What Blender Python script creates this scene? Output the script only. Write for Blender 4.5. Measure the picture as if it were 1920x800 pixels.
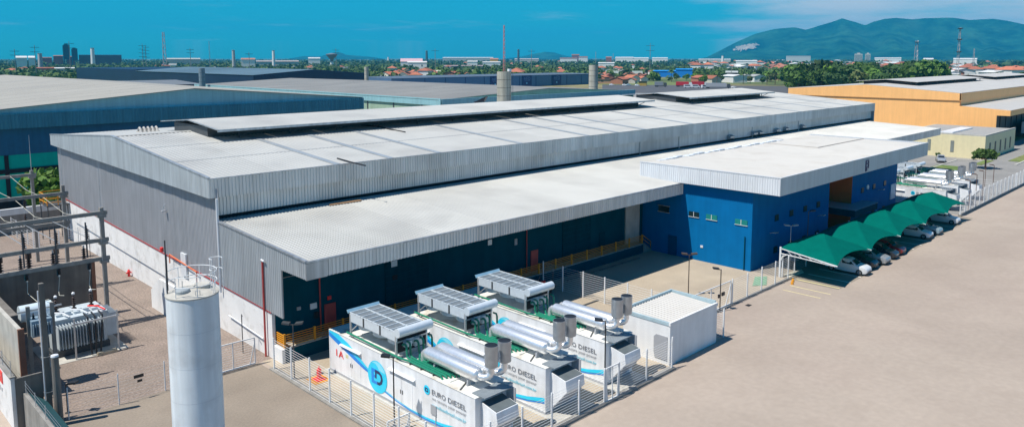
import bpy, math, random
import numpy as np
from mathutils import Vector, Matrix
R = math.radians
random.seed(7)
for o in list(bpy.data.objects): bpy.data.objects.remove(o)
SC = bpy.context.scene
COL = SC.collection
# ------------------------------------------------------------------ camera
F, PX, PY, HOR, H = 1412.0, 960.0, 273.0, 108.0, 22.0      # focal length and principal point in photo pixels, camera height
PITCH = math.atan((PY - HOR) / F)
DD = math.hypot(F, PY - HOR)
AZ = R(90) - 0.5 * (math.atan(1410 / DD) + R(90) - math.atan(1437 / DD))
FW = Vector((math.cos(AZ) * math.cos(PITCH), math.sin(AZ) * math.cos(PITCH), -math.sin(PITCH)))
RT = Vector((math.sin(AZ), -math.cos(AZ), 0))
UP = RT.cross(FW)
cd = bpy.data.cameras.new('camera')
cam = bpy.data.objects.new('camera', cd); COL.objects.link(cam)
cd.sensor_width = 36; cd.lens = F / 1920 * 36; cd.shift_y = -(400 - PY) / 1920
cd.clip_start = 0.5; cd.clip_end = 40000
M4 = Matrix((RT, UP, -FW)).transposed().to_4x4(); M4.translation = (0, 0, H)
cam.matrix_world = M4
SC.camera = cam
# ------------------------------------------------------------------ sky, sun, exposure
SUN_TO = Vector((-0.52, 0.165, 1.0)).normalized()
W = bpy.data.worlds.new('World'); SC.world = W; W.use_nodes = True
nt = W.node_tree; nt.nodes.clear()
def wn(t, **k):
    n = nt.nodes.new(t)
    for a, b in k.items(): setattr(n, a, b)
    return n
sky = wn('ShaderNodeTexSky', sky_type='NISHITA', sun_disc=False)
sky.sun_elevation = math.asin(SUN_TO.z); sky.sun_rotation = math.atan2(SUN_TO.x, SUN_TO.y)
sky.altitude = 100; sky.air_density = 1.0; sky.dust_density = 0.1; sky.ozone_density = 2.0
hs = wn('ShaderNodeHueSaturation'); hs.inputs['Saturation'].default_value = 1.35; hs.inputs['Hue'].default_value = 0.485
tint = wn('ShaderNodeMixRGB', blend_type='MULTIPLY'); tint.inputs[0].default_value = 1; tint.inputs[2].default_value = (0.05, 1.04, 1.45, 1)
bg = wn('ShaderNodeBackground'); bg.inputs['Strength'].default_value = 0.058
outw = wn('ShaderNodeOutputWorld')
# thin cloud banks gathered over the mountains, plus faint wisps elsewhere
tc = wn('ShaderNodeTexCoord')
sep = wn('ShaderNodeSeparateXYZ'); nt.links.new(tc.outputs['Generated'], sep.inputs[0])
def mth(op, a, b=None, clamp=False):
    n = wn('ShaderNodeMath', operation=op, use_clamp=clamp)
    for i, v in enumerate((a, b)):
        if v is None: continue
        if isinstance(v, (int, float)): n.inputs[i].default_value = v
        else: nt.links.new(v, n.inputs[i])
    return n.outputs[0]
zc = mth('MAXIMUM', sep.outputs[2], 0.02)
comb = wn('ShaderNodeCombineXYZ')
nt.links.new(mth('DIVIDE', sep.outputs[0], mth('ADD', zc, 0.06)), comb.inputs[0])
nt.links.new(mth('DIVIDE', sep.outputs[1], mth('ADD', zc, 0.06)), comb.inputs[1])
nz = wn('ShaderNodeTexNoise'); nz.inputs['Scale'].default_value = 0.55; nz.inputs['Detail'].default_value = 7; nz.inputs['Roughness'].default_value = 0.6
nt.links.new(comb.outputs[0], nz.inputs['Vector'])
dirn = wn('ShaderNodeVectorMath', operation='DOT_PRODUCT'); nt.links.new(tc.outputs['Generated'], dirn.inputs[0])
az_c = AZ - math.atan((1840 - 960) / DD)
dirn.inputs[1].default_value = (math.cos(az_c), math.sin(az_c), 0)
near = wn('ShaderNodeMapRange', interpolation_type='SMOOTHSTEP'); nt.links.new(dirn.outputs['Value'], near.inputs[0])
near.inputs[1].default_value = 0.93; near.inputs[2].default_value = 0.995; near.inputs[3].default_value = 0.0; near.inputs[4].default_value = 0.45
cl = wn('ShaderNodeMapRange', interpolation_type='SMOOTHSTEP')
nt.links.new(mth('ADD', nz.outputs[0], near.outputs[0]), cl.inputs[0])
cl.inputs[1].default_value = 0.54; cl.inputs[2].default_value = 1.05; cl.inputs[4].default_value = 0.9
cmix = wn('ShaderNodeMixRGB'); nt.links.new(cl.outputs[0], cmix.inputs[0]); cmix.inputs[2].default_value = (12.0, 12.0, 12.4, 1)
nt.links.new(sky.outputs[0], hs.inputs['Color']); nt.links.new(hs.outputs[0], tint.inputs[1]); nt.links.new(tint.outputs[0], cmix.inputs[1])
nt.links.new(cmix.outputs[0], bg.inputs[0]); nt.links.new(bg.outputs[0], outw.inputs[0])
sd = bpy.data.lights.new('sun', 'SUN'); sd.energy = 5.0; sd.angle = R(0.5); sd.color = (1.0, 0.955, 0.88)
so = bpy.data.objects.new('sun', sd); COL.objects.link(so); so.location = (0, 0, 60)
so.rotation_euler = (-SUN_TO).to_track_quat('-Z', 'Y').to_euler()
vs = SC.view_settings
vs.view_transform = 'Standard'; vs.look = 'None'; vs.gamma = 1; vs.exposure = 0.27; vs.use_curve_mapping = False
SC.cycles.volume_bounces = 0; SC.cycles.max_bounces = 8
# ------------------------------------------------------------------ placing helpers
def ray(px, py): return FW * F + RT * (px - PX) + UP * (PY - py)
def onz(px, py, z=0):
    d = ray(px, py); return Vector((0, 0, H)) + d * ((z - H) / d.z)
def at(px, D):                       # ground point at distance D in the direction of photo column px
    d = ray(px, HOR); k = D / math.hypot(d.x, d.y); return Vector((d.x * k, d.y * k, 0))
def zat(py, D): return H - (py - HOR) * D / DD      # height that shows at photo row py when D metres away
# ------------------------------------------------------------------ materials
MATS = {}
def mat(name, col, rough=0.6, metal=0.0, var=0.12, scale=1.5, fine=0.0, fscale=60, bump=0.0, bscale=40, streak=0.0,
        rnd=0.0, dirt=None, dirt_amt=0.0, dscale=0.3, spec=0.5, col2=None, coat=0.0, transl=None):
    if name in MATS: return MATS[name]
    m = bpy.data.materials.new(name); m.use_nodes = True; MATS[name] = m
    t = m.node_tree; b = t.nodes['Principled BSDF']; L = t.links.new
    b.inputs['Roughness'].default_value = rough; b.inputs['Metallic'].default_value = metal
    b.inputs['Specular IOR Level'].default_value = spec; b.inputs['Coat Weight'].default_value = coat
    def N(ty, **k):
        n = t.nodes.new(ty)
        for a, v in k.items(): setattr(n, a, v)
        return n
    g = N('ShaderNodeNewGeometry'); pos = g.outputs['Position']
    def noise(sc, detail=5, vec=None):
        n = N('ShaderNodeTexNoise'); n.inputs['Scale'].default_value = sc; n.inputs['Detail'].default_value = detail
        L(vec or pos, n.inputs['Vector']); return n.outputs[0]
    def rng(v, a, b_, lo, hi):
        n = N('ShaderNodeMapRange'); L(v, n.inputs[0])
        for i, q in enumerate((a, b_, lo, hi)): n.inputs[i + 1].default_value = q
        return n.outputs[0]
    def mul(a, b_):
        n = N('ShaderNodeMath', operation='MULTIPLY'); L(a, n.inputs[0]); L(b_, n.inputs[1]); return n.outputs[0]
    f = rng(noise(scale), 0.3, 0.7, 1 - var, 1 + var)
    if fine: f = mul(f, rng(noise(fscale, 3), 0.3, 0.7, 1 - fine, 1 + fine))
    if streak:
        mp = N('ShaderNodeMapping'); mp.inputs['Scale'].default_value = (2.2, 2.2, 0.12); L(pos, mp.inputs[0])
        f = mul(f, rng(noise(1.0, 6, mp.outputs[0]), 0.35, 0.65, 1 - streak, 1 + streak * 0.5))
    if rnd:
        oi = N('ShaderNodeObjectInfo'); f = mul(f, rng(oi.outputs['Random'], 0, 1, 1 - rnd, 1 + rnd))
    cm = N('ShaderNodeMixRGB', blend_type='MULTIPLY'); cm.inputs[0].default_value = 1
    c4 = (*col, 1)
    if col2:
        c0 = N('ShaderNodeMixRGB'); c0.inputs[1].default_value = c4; c0.inputs[2].default_value = (*col2, 1)
        L(rng(noise(scale * 0.37, 6), 0.42, 0.6, 0, 1), c0.inputs[0]); L(c0.outputs[0], cm.inputs[1])
    else: cm.inputs[1].default_value = c4
    L(f, cm.inputs[2]); res = cm.outputs[0]
    if dirt:
        dm = N('ShaderNodeMixRGB'); L(res, dm.inputs[1]); dm.inputs[2].default_value = (*dirt, 1)
        L(rng(noise(dscale, 8), 0.5, 0.72, 0, dirt_amt), dm.inputs[0]); res = dm.outputs[0]
    L(res, b.inputs['Base Color'])
    if bump:
        bp = N('ShaderNodeBump'); bp.inputs['Strength'].default_value = bump; bp.inputs['Distance'].default_value = 0.05
        L(noise(bscale, 4), bp.inputs['Height']); L(bp.outputs[0], b.inputs['Normal'])
    if transl:
        tr = N('ShaderNodeBsdfTranslucent'); L(res, tr.inputs[0]); mx = N('ShaderNodeMixShader'); mx.inputs[0].default_value = transl
        out = t.nodes['Material Output']; L(b.outputs[0], mx.inputs[1]); L(tr.outputs[0], mx.inputs[2]); L(mx.outputs[0], out.inputs[0])
    return m
def glass(name, col, rough=0.08):
    m = mat(name, col, rough=rough, metal=0.0, var=0.05, spec=0.8); return m
galv = mat('galvanised sheet', (0.52, 0.54, 0.56), 0.42, 0.65, var=0.10, scale=0.4, streak=0.22, rnd=0.07)
galvw = mat('side cladding', (0.72, 0.72, 0.71), 0.40, 0.5, var=0.10, scale=0.12, streak=0.13, rnd=0.02, dirt=(0.36, 0.35, 0.33), dirt_amt=0.55, dscale=0.13)
clad = mat('grey cladding', (0.40, 0.41, 0.43), 0.5, 0.25, var=0.06, scale=0.5, streak=0.12, rnd=0.03)
roofm = mat('roof sheet', (0.465, 0.46, 0.43), 0.5, 0.1, var=0.05, scale=0.25, rnd=0.05, streak=0.0, dirt=(0.30, 0.295, 0.28), dirt_amt=0.5, dscale=0.16)
roofw = mat('white roof sheet', (0.50, 0.48, 0.445), 0.6, 0.0, var=0.05, scale=0.3, rnd=0.03, dirt=(0.36, 0.33, 0.29), dirt_amt=0.5, dscale=0.3)
skyl = mat('skylight strip', (0.36, 0.385, 0.40), 0.35, 0.1, var=0.08, scale=0.5)
whitef = mat('white fascia', (0.74, 0.76, 0.78), 0.4, 0.1, var=0.04, scale=0.6, streak=0.05, rnd=0.02)
whitew = mat('white plaster', (0.78, 0.78, 0.77), 0.7, var=0.05, scale=0.5, streak=0.06, dirt=(0.36, 0.34, 0.31), dirt_amt=0.25, dscale=0.4)
whitedirty = mat('stained white plaster', (0.76, 0.75, 0.73), 0.75, var=0.06, scale=0.6, dirt=(0.34, 0.31, 0.27), dirt_amt=0.4, dscale=1.1)
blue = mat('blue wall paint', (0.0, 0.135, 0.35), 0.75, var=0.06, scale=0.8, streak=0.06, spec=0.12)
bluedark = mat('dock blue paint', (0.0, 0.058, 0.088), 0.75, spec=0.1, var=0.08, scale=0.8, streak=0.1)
orange = mat('orange portal paint', (0.62, 0.16, 0.03), 0.6, var=0.08)
peach = mat('orange cladding', (0.94, 0.50, 0.18), 0.5, var=0.03, scale=0.4, streak=0.05)
yellowr = mat('yellow rail paint', (0.66, 0.27, 0.008), 0.5, var=0.06, scale=3)
redp = mat('red pipe paint', (0.42, 0.05, 0.045), 0.5, var=0.1)
conc = mat('concrete', (0.27, 0.255, 0.23), 0.85, var=0.14, scale=1.2, fine=0.1, streak=0.15, bump=0.2)
concd = mat('dark weathered concrete', (0.17, 0.155, 0.135), 0.85, var=0.18, scale=0.9, fine=0.1, streak=0.2, bump=0.2)
concl = mat('light concrete', (0.47, 0.45, 0.40), 0.85, var=0.12, scale=1.0, fine=0.08, streak=0.1)
siloc = mat('silo concrete', (0.42, 0.40, 0.33), 0.85, var=0.1, scale=0.5, streak=0.18)
towerw = mat('tower white paint', (0.72, 0.77, 0.80), 0.5, var=0.04, scale=0.7, streak=0.15, dirt=(0.42, 0.43, 0.43), dirt_amt=0.4, dscale=0.9)
steel = mat('galvanised steel', (0.55, 0.57, 0.58), 0.4, 0.6, var=0.1, scale=4)
alum = mat('bright aluminium jacket', (0.84, 0.84, 0.84), 0.33, 0.7, var=0.07, scale=5, rnd=0.02)
stackm = mat('stack steel', (0.42, 0.44, 0.46), 0.38, 0.7, var=0.1, scale=3)
black = mat('black paint', (0.018, 0.018, 0.02), 0.5, var=0.1)
dark = mat('dark interior', (0.012, 0.013, 0.016), 0.8, var=0.1)
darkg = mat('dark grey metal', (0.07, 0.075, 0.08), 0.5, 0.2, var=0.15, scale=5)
greenp = mat('green pipe paint', (0.012, 0.20, 0.115), 0.4, var=0.08, scale=4)
contw = mat('white container paint', (0.80, 0.81, 0.82), 0.4, var=0.03, scale=0.8, streak=0.10, dirt=(0.52, 0.50, 0.46), dirt_amt=0.35, dscale=0.9)
conttop = mat('container roof paint', (0.72, 0.71, 0.66), 0.6, var=0.05, scale=1.0, dirt=(0.42, 0.34, 0.24), dirt_amt=0.7, dscale=1.1)
finm = mat('cooler fin grey', (0.27, 0.30, 0.31), 0.5, 0.3, var=0.1, scale=6)
coolw = mat('cooler casing', (0.66, 0.72, 0.76), 0.4, 0.2, var=0.05, scale=3)
cyan = mat('cyan print', (0.02, 0.62, 0.86), 0.4, var=0.04)
cyanl = mat('pale cyan print', (0.25, 0.74, 0.90), 0.4, var=0.04)
bluep = mat('blue print', (0.01, 0.25, 0.74), 0.4, var=0.04)
navyp = mat('navy print', (0.01, 0.025, 0.12), 0.4, var=0.04)
greyp = mat('grey print', (0.19, 0.195, 0.21), 0.5, var=0.04)
greylp = mat('light grey print', (0.36, 0.37, 0.39), 0.5, var=0.04)
redprint = mat('red print', (0.80, 0.035, 0.03), 0.5, var=0.04)
fencew = mat('white fence coating', (0.74, 0.75, 0.75), 0.45, var=0.05)
tealfab = mat('green shade fabric', (0.0, 0.138, 0.108), 0.9, var=0.07, scale=1.2, transl=0.18, spec=0.05)
winm = glass('window glass', (0.02, 0.22, 0.20)); windk = glass('dark window glass', (0.012, 0.03, 0.035))
pave = mat('sandy pavement', (0.385, 0.317, 0.258), 0.9, var=0.08, scale=0.11, fine=0.05, fscale=2.2, bump=0.1, bscale=20, col2=(0.355, 0.287, 0.235), dirt=(0.31, 0.25, 0.20), dirt_amt=0.35, dscale=0.45)
pave2 = mat('yard pavement', (0.42, 0.35, 0.26), 0.9, var=0.06, scale=0.5, fine=0.10, fscale=8, bump=0.15, bscale=14, col2=(0.38, 0.315, 0.235))
gravel = mat('pink gravel', (0.245, 0.192, 0.158), 0.95, var=0.12, scale=0.5, fine=0.32, fscale=7, bump=0.8, bscale=9, dirt=(0.19, 0.155, 0.125), dirt_amt=0.5, dscale=0.35)
asph = mat('asphalt', (0.085, 0.085, 0.09), 0.9, var=0.14, scale=0.2, fine=0.1, fscale=5)
asphl = mat('worn asphalt', (0.25, 0.24, 0.225), 0.9, var=0.12, scale=0.3, fine=0.08, fscale=4)
grassm = mat('grass', (0.11, 0.17, 0.035), 0.95, var=0.3, scale=0.4, fine=0.2, fscale=3, col2=(0.18, 0.19, 0.06))
scrub = mat('scrub land', (0.095, 0.13, 0.032), 0.95, var=0.35, scale=0.012, fine=0.3, fscale=0.12, col2=(0.22, 0.19, 0.085))
terr = mat('terracotta tiles', (0.42, 0.135, 0.07), 0.8, var=0.15, scale=0.6, rnd=0.35)
terr2 = mat('old tiles', (0.33, 0.14, 0.085), 0.8, var=0.2, scale=0.6, rnd=0.3)
housew = mat('house walls', (0.68, 0.62, 0.53), 0.8, var=0.12, rnd=0.25)
houser = mat('brick house walls', (0.42, 0.17, 0.10), 0.85, var=0.15, rnd=0.2)
trunkm = mat('bark', (0.12, 0.085, 0.055), 0.9, var=0.2)
leafd = mat('dark foliage', (0.048, 0.105, 0.022), 0.8, var=0.35, scale=0.6, rnd=0.35, transl=0.2)
leafm = mat('mid foliage', (0.09, 0.175, 0.024), 0.8, var=0.35, scale=0.6, rnd=0.35, transl=0.2)
leafl = mat('light foliage', (0.14, 0.25, 0.02), 0.8, var=0.3, scale=0.6, rnd=0.25, transl=0.25)
leafo = mat('olive foliage', (0.11, 0.14, 0.04), 0.8, var=0.3, scale=0.6, rnd=0.3, transl=0.2)
tyre = mat('tyre rubber', (0.02, 0.02, 0.02), 0.8)
chrome = mat('wheel rim', (0.5, 0.5, 0.52), 0.3, 0.8)
carglass = glass('car glass', (0.015, 0.02, 0.025), 0.05)
# ------------------------------------------------------------------ object helpers
WL = {}
def thing(name, label, cat, loc=(0, 0, 0), rz=0, group=None):
    o = bpy.data.objects.new(name, None); COL.objects.link(o); o.empty_display_size = 0.3
    o.location = loc; o.rotation_euler = (0, 0, rz); o['label'] = label; o['category'] = cat
    if group: o['group'] = group
    WL[o.name] = Vector(loc); return o
def tag(o, label, cat, group=None):
    o['label'] = label; o['category'] = cat
    if group: o['group'] = group
    return o
def setting(o): o['kind'] = 'structure'; return o
def stuff(o, label=None, cat=None):
    o['kind'] = 'stuff'
    if label: o['label'] = label
    if cat: o['category'] = cat
    return o
def copy_tree(o, parent=None):
    c = o.copy(); COL.objects.link(c); c.parent = parent
    for ch in list(o.children): copy_tree(ch, c)
    return c
class MB:
    def __init__(s): s.v = []; s.f = []
    def add(s, vs, fs):
        n = len(s.v); s.v += [tuple(v) for v in vs]; s.f += [tuple(i + n for i in f) for f in fs]; return s
    def box(s, x0, x1, y0, y1, z0, z1):
        v = [(x0, y0, z0), (x1, y0, z0), (x1, y1, z0), (x0, y1, z0), (x0, y0, z1), (x1, y0, z1), (x1, y1, z1), (x0, y1, z1)]
        return s.add(v, [(0, 3, 2, 1), (4, 5, 6, 7), (0, 1, 5, 4), (1, 2, 6, 5), (2, 3, 7, 6), (3, 0, 4, 7)])
    def bar(s, p, q, w, h=None, up=(0, 0, 1)):      # rectangular bar from p to q
        p, q = Vector(p), Vector(q); h = h or w; d = (q - p).normalized(); u = Vector(up)
        if abs(d.dot(u)) > 0.98: u = Vector((1, 0, 0))
        a = d.cross(u).normalized() * w / 2; b = d.cross(a).normalized() * h / 2
        v = [c + i * a + j * b for c in (p, q) for i, j in ((-1, -1), (1, -1), (1, 1), (-1, 1))]
        return s.add(v, [(3, 2, 1, 0), (4, 5, 6, 7), (0, 1, 5, 4), (1, 2, 6, 5), (2, 3, 7, 6), (3, 0, 4, 7)])
    def cyl(s, p, q, r, r2=None, n=12, caps=True):
        p, q = Vector(p), Vector(q); r2 = r if r2 is None else r2; d = (q - p).normalized()
        u = Vector((0, 0, 1)) if abs(d.z) < 0.9 else Vector((1, 0, 0))
        a = d.cross(u).normalized(); b = d.cross(a)
        v = [c + (a * math.cos(2 * math.pi * i / n) + b * math.sin(2 * math.pi * i / n)) * rr for c, rr in ((p, r), (q, r2)) for i in range(n)]
        f = [(i, (i + 1) % n, n + (i + 1) % n, n + i) for i in range(n)]
        f = [tuple(reversed(x)) for x in f]
        if caps: f += [tuple(range(n)), tuple(range(2 * n - 1, n - 1, -1))]
        return s.add(v, f)
    def tube(s, pts, r, n=8):
        pts = [Vector(p) for p in pts]; rings = []; prev = None
        for i, p in enumerate(pts):
            d = (pts[min(i + 1, len(pts) - 1)] - pts[max(i - 1, 0)]).normalized()
            if prev is None:
                u = Vector((0, 0, 1)) if abs(d.z) < 0.9 else Vector((1, 0, 0)); a = d.cross(u).normalized()
            else: a = (prev - d * prev.dot(d)).normalized()
            prev = a; b = d.cross(a)
            rings.append([p + (a * math.cos(2 * math.pi * k / n) + b * math.sin(2 * math.pi * k / n)) * r for k in range(n)])
        v = [q for rg in rings for q in rg]; f = []
        for i in range(len(pts) - 1):
            for k in range(n): f.append((i * n + (k + 1) % n, i * n + k, (i + 1) * n + k, (i + 1) * n + (k + 1) % n))
        f += [tuple(range(n)), tuple(range(len(v) - 1, len(v) - n - 1, -1))]
        return s.add(v, f)
    def poly(s, pts): return s.add(pts, [tuple(range(len(pts)))])
    def slab(s, pts, d):                      # polygon pts extruded by vector d
        n = len(pts); d = Vector(d); a = [Vector(p) for p in pts]
        return s.add(a + [p + d for p in a], [tuple(range(n)), tuple(range(2 * n - 1, n - 1, -1))] + [((i + 1) % n, i, n + i, n + (i + 1) % n) for i in range(n)])
    def lathe(s, c, prof, n=20):              # prof: (r, z) list
        v = [(c[0] + r * math.cos(2 * math.pi * k / n), c[1] + r * math.sin(2 * math.pi * k / n), c[2] + z) for r, z in prof for k in range(n)]
        f = [(i * n + k, i * n + (k + 1) % n, (i + 1) * n + (k + 1) % n, (i + 1) * n + k) for i in range(len(prof) - 1) for k in range(n)]
        return s.add(v, f)
    def mesh(s, name, m, off=(0, 0, 0), smooth=False):
        me = bpy.data.meshes.new(name); o = Vector(off)
        me.from_pydata([(a - o.x, b - o.y, c - o.z) for a, b, c in s.v], [], s.f); me.update()
        for mm in (m if isinstance(m, (list, tuple)) else [m]): me.materials.append(mm)
        if smooth:
            me.polygons.foreach_set('use_smooth', [True] * len(me.polygons)); me.set_sharp_from_angle(angle=R(40))
        return me
    def build(s, name, m, parent=None, smooth=False, label=None):
        off = Vector((0, 0, 0)); p = parent
        while p is not None: off += WL.get(p.name, Vector((0, 0, 0))); p = p.parent
        o = bpy.data.objects.new(name, s.mesh(name, m, off, smooth)); COL.objects.link(o); o.parent = parent
        if label: o['label'] = label
        return o
def B(*a): return MB().box(*a)
def inst(me, name, parent, loc=(0, 0, 0), rz=0):
    o = bpy.data.objects.new(name, me); COL.objects.link(o); o.parent = parent
    p = parent; off = Vector((0, 0, 0))
    while p is not None: off += WL.get(p.name, Vector((0, 0, 0))); p = p.parent
    o.location = Vector(loc) - off; o.rotation_euler = (0, 0, rz); return o
def corr_line(L, pitch, depth):               # trapezoid profile: (distance, depth)
    out = []; n = max(1, round(L / pitch)); p = L / n
    for i in range(n):
        out += [(i * p, 0), (i * p + 0.42 * p, 0), (i * p + 0.55 * p, depth), (i * p + 0.87 * p, depth)]
    out.append((L, 0)); return out
def corr_wall(p, q, bot, top, nrm, pitch=0.3, depth=0.05):   # vertical corrugated sheet from p to q (xy), bot/top functions of t
    p, q, nrm = Vector(p), Vector(q), Vector(nrm); L = (q - p).length; m = MB(); v = []; f = []
    for d, h in corr_line(L, pitch, depth):
        t = d / L; a = p.lerp(q, t) + nrm * h; v += [(a.x, a.y, bot(t)), (a.x, a.y, top(t))]
    n = len(v) // 2
    f = [(2 * i, 2 * i + 2, 2 * i + 3, 2 * i + 1) for i in range(n - 1)]
    if (q - p).to_3d().cross(Vector((0, 0, 1))).dot(nrm.to_3d()) < 0: f = [x[::-1] for x in f]
    return m.add(v, f)
def corr_roof(x0, x1, a, b, pitch=0.3, depth=0.04):  # sheet whose ribs run from a=(y,z) to b=(y,z)
    v = []
    for d, h in corr_line(x1 - x0, pitch, depth): v += [(x0 + d, a[0], a[1] + h), (x0 + d, b[0], b[1] + h)]
    n = len(v) // 2; f = [(2 * i, 2 * i + 2, 2 * i + 3, 2 * i + 1) for i in range(n - 1)]
    if a[0] > b[0]: f = [x[::-1] for x in f]
    return MB().add(v, f)
def cst(z): return lambda t: z
def lin(a, b): return lambda t: a + (b - a) * t
FONT = {}
def text(name, body, size, m, parent, origin, ax, ay, width=None, ext=0.003):
    c = bpy.data.curves.new('t', 'FONT'); c.body = body; c.size = size; c.resolution_u = 2; c.extrude = ext
    o = bpy.data.objects.new('t', c); COL.objects.link(o); dg = bpy.context.evaluated_depsgraph_get()
    me = bpy.data.meshes.new_from_object(o.evaluated_get(dg)); bpy.data.objects.remove(o)
    co = np.empty(len(me.vertices) * 3, 'f'); me.vertices.foreach_get('co', co); co = co.reshape(-1, 3)
    w = co[:, 0].max() - co[:, 0].min(); k = (width / w) if width else 1
    ax, ay = Vector(ax), Vector(ay); az = ax.cross(ay)
    off = Vector((0, 0, 0)); p = parent
    while p is not None: off += WL.get(p.name, Vector((0, 0, 0))); p = p.parent
    og = np.array(Vector(origin) - off)
    co = og + np.outer((co[:, 0] - co[:, 0].min()) * k, ax) + np.outer(co[:, 1], ay) + np.outer(co[:, 2], az)
    me.vertices.foreach_set('co', co.astype('f').ravel()); me.update(); me.materials.clear(); me.materials.append(m)
    r = bpy.data.objects.new(name, me); COL.objects.link(r); r.parent = parent; return r
# ================================================================== SETTING
def sheet(name, x0, x1, y0, y1, z, m, k=1):
    s = MB(); nx = max(1, int(k))
    s.add([(x0, y0, z), (x1, y0, z), (x1, y1, z), (x0, y1, z)], [(0, 1, 2, 3)]); return setting(s.build(name, m))
sheet('ground', -9000, 11500, -9000, 11500, -0.03, scrub)
sheet('pavement', -60, 182, -90, 110, 0.0, pave)
sheet('front_pavement', -60, 23.9, -90, 50.25, 0.003, mat('worn front pavement', (0.275, 0.228, 0.178), 0.9, var=0.1, scale=0.3, fine=0.1, fscale=7, bump=0.1, bscale=20, col2=(0.245, 0.2, 0.155)))
sheet('works_road', 182, 330, -90, 124, -0.006, asphl)
sheet('neighbour_yard', -60, 420, 110, 470, -0.012, asphl)
sheet('gravel_yard', 9.9, 25.2, 50.3, 110, 0.004, gravel)
sheet('generator_yard', 24.2, 52.2, 29.0, 50.3, 0.004, pave2)
sheet('open_yard', 52.2, 71.2, 32.7, 50.3, 0.004, pave2)
sheet('car_park', 71.3, 117, 27.7, 36.5, 0.004, mat('car park asphalt', (0.25, 0.215, 0.17), 0.9, var=0.1, scale=0.3, fine=0.08, fscale=5))
sheet('side_road', 118, 182, 29.8, 58, 0.004, asphl)
for i, (a, b, c, d) in enumerate(((168, 186, 55.5, 63), (176.5, 186.3, 41, 42.6), (160, 171, 42.5, 47.5), (188, 300, 36.5, 38.8), (215, 300, 47, 50))):
    setting(B(a, b, c, d, -0.02, 0.06).build('grass_verge', grassm))
for a, b, c, d in ((116, 182, 46.8, 47.1), (182, 300, 36.0, 36.4)):
    setting(B(a, b, c, d, 0, 0.12).build('kerb', concl))
# parking bay lines
pl = mat('bay line paint', (0.72, 0.62, 0.30), 0.7, var=0.15, scale=2); plw = mat('white line paint', (0.72, 0.71, 0.66), 0.7, var=0.15, scale=2)
for x, y0, y1 in ((67.5, 27.8, 31.4), (69.3, 27.6, 31.6)):
    setting(B(x, x + 0.10, y0, y1, 0.001, 0.009).build('bay_line', pl))
for i in range(17): setting(B(71.7 + i * 2.65, 71.85 + i * 2.65, 27.75, 32.0, 0.005, 0.013).build('bay_line', plw if i else pl))
for x, y in ((69.9, 31.6), (70.7, 31.9)): 
    t = MB().lathe((x, y, 0), [(0, 0.0), (0.16, 0.0), (0.13, 0.18), (0.05, 0.34), (0, 0.36)], 10).build('parking_stop', yellowr)
    tag(t, 'small yellow stop on the pavement ' + ('nearer to the bay lines' if x < 70.2 else 'nearer to the white gate post'), 'bollard')
# ================================================================== MAIN WAREHOUSE
EY, RY, FY = 58.9, 82.0, 105.2; EZ, RZ, FZ = 12.4, 14.1, 12.55; XE = 166.0
wh = thing('warehouse', 'long grey corrugated warehouse with a white plinth and ridge vents on its roof', 'warehouse', (25, 82, 0))
# core so nothing shows through
B(25.25, XE - 0.6, 59.75, 104.3, 0, 11.6).build('wall', clad, wh)
redz = lambda y: 3.45 + (y - 50) * 0.027
zr = lambda y: EZ + (y - EY) / (RY - EY) * (RZ - EZ) if y < RY else RZ + (y - RY) / (FY - RY) * (FZ - RZ)
# plinth (white plaster) pieces and cladding panels on the gable
ys = [50.2, 58.6, 64.5, 70.4, 76.3, 82.2, 88.1, 94.0, 100.2, 104.6]
for a, b in zip(ys[:-1], ys[1:]):
    z0, z1 = redz(a), redz(b)
    m = MB().slab([(25.0, a, 0), (25.0, a, z0), (25.0, b, z1), (25.0, b, 0)], (0.24, 0, 0))
    m.build('plinth', whitedirty, wh)
    m = MB().slab([(24.93, a, z0), (24.93, a, z0 + 0.10), (24.93, b, z1 + 0.10), (24.93, b, z1)], (0.1, 0, 0)); m.build('drip_trim', redp, wh)
    if a > 58:
        m = corr_wall((25.0, a), (25.0, b), lin(redz(a) + 0.1, redz(b) + 0.1), cst(11.6), (-1, 0), 0.28, 0.045); m.build('cladding_panel', clad, wh)
# gable fascia
for a, b in zip([EY, 64.7, 70.5, 76.2, RY, 87.8, 93.6, 99.4], [64.7, 70.5, 76.2, RY, 87.8, 93.6, 99.4, FY]):
    m = corr_wall((24.43, a), (24.43, b), lin(10.85 + (a - EY) * 0.011, 10.85 + (b - EY) * 0.011), lin(zr(a) + 0.06, zr(b) + 0.06), (-1, 0), 0.26, 0.035)
    m.build('fascia_panel', mat('gable fascia', (0.58, 0.62, 0.64), 0.45, 0.4, var=0.06, scale=0.4, streak=0.14, rnd=0.03), wh)
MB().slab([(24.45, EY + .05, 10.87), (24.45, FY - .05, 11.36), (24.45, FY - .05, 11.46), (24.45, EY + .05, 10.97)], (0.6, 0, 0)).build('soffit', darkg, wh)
m = MB(); 
for a, b in ((EY, RY), (RY, FY)): m.slab([(24.36, a, zr(a) + 0.05), (24.36, b, zr(b) + 0.05), (24.36, b, zr(b) + 0.14), (24.36, a, zr(a) + 0.14)], (0.22, 0, 0))
m.build('verge_cap', galv, wh)
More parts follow.
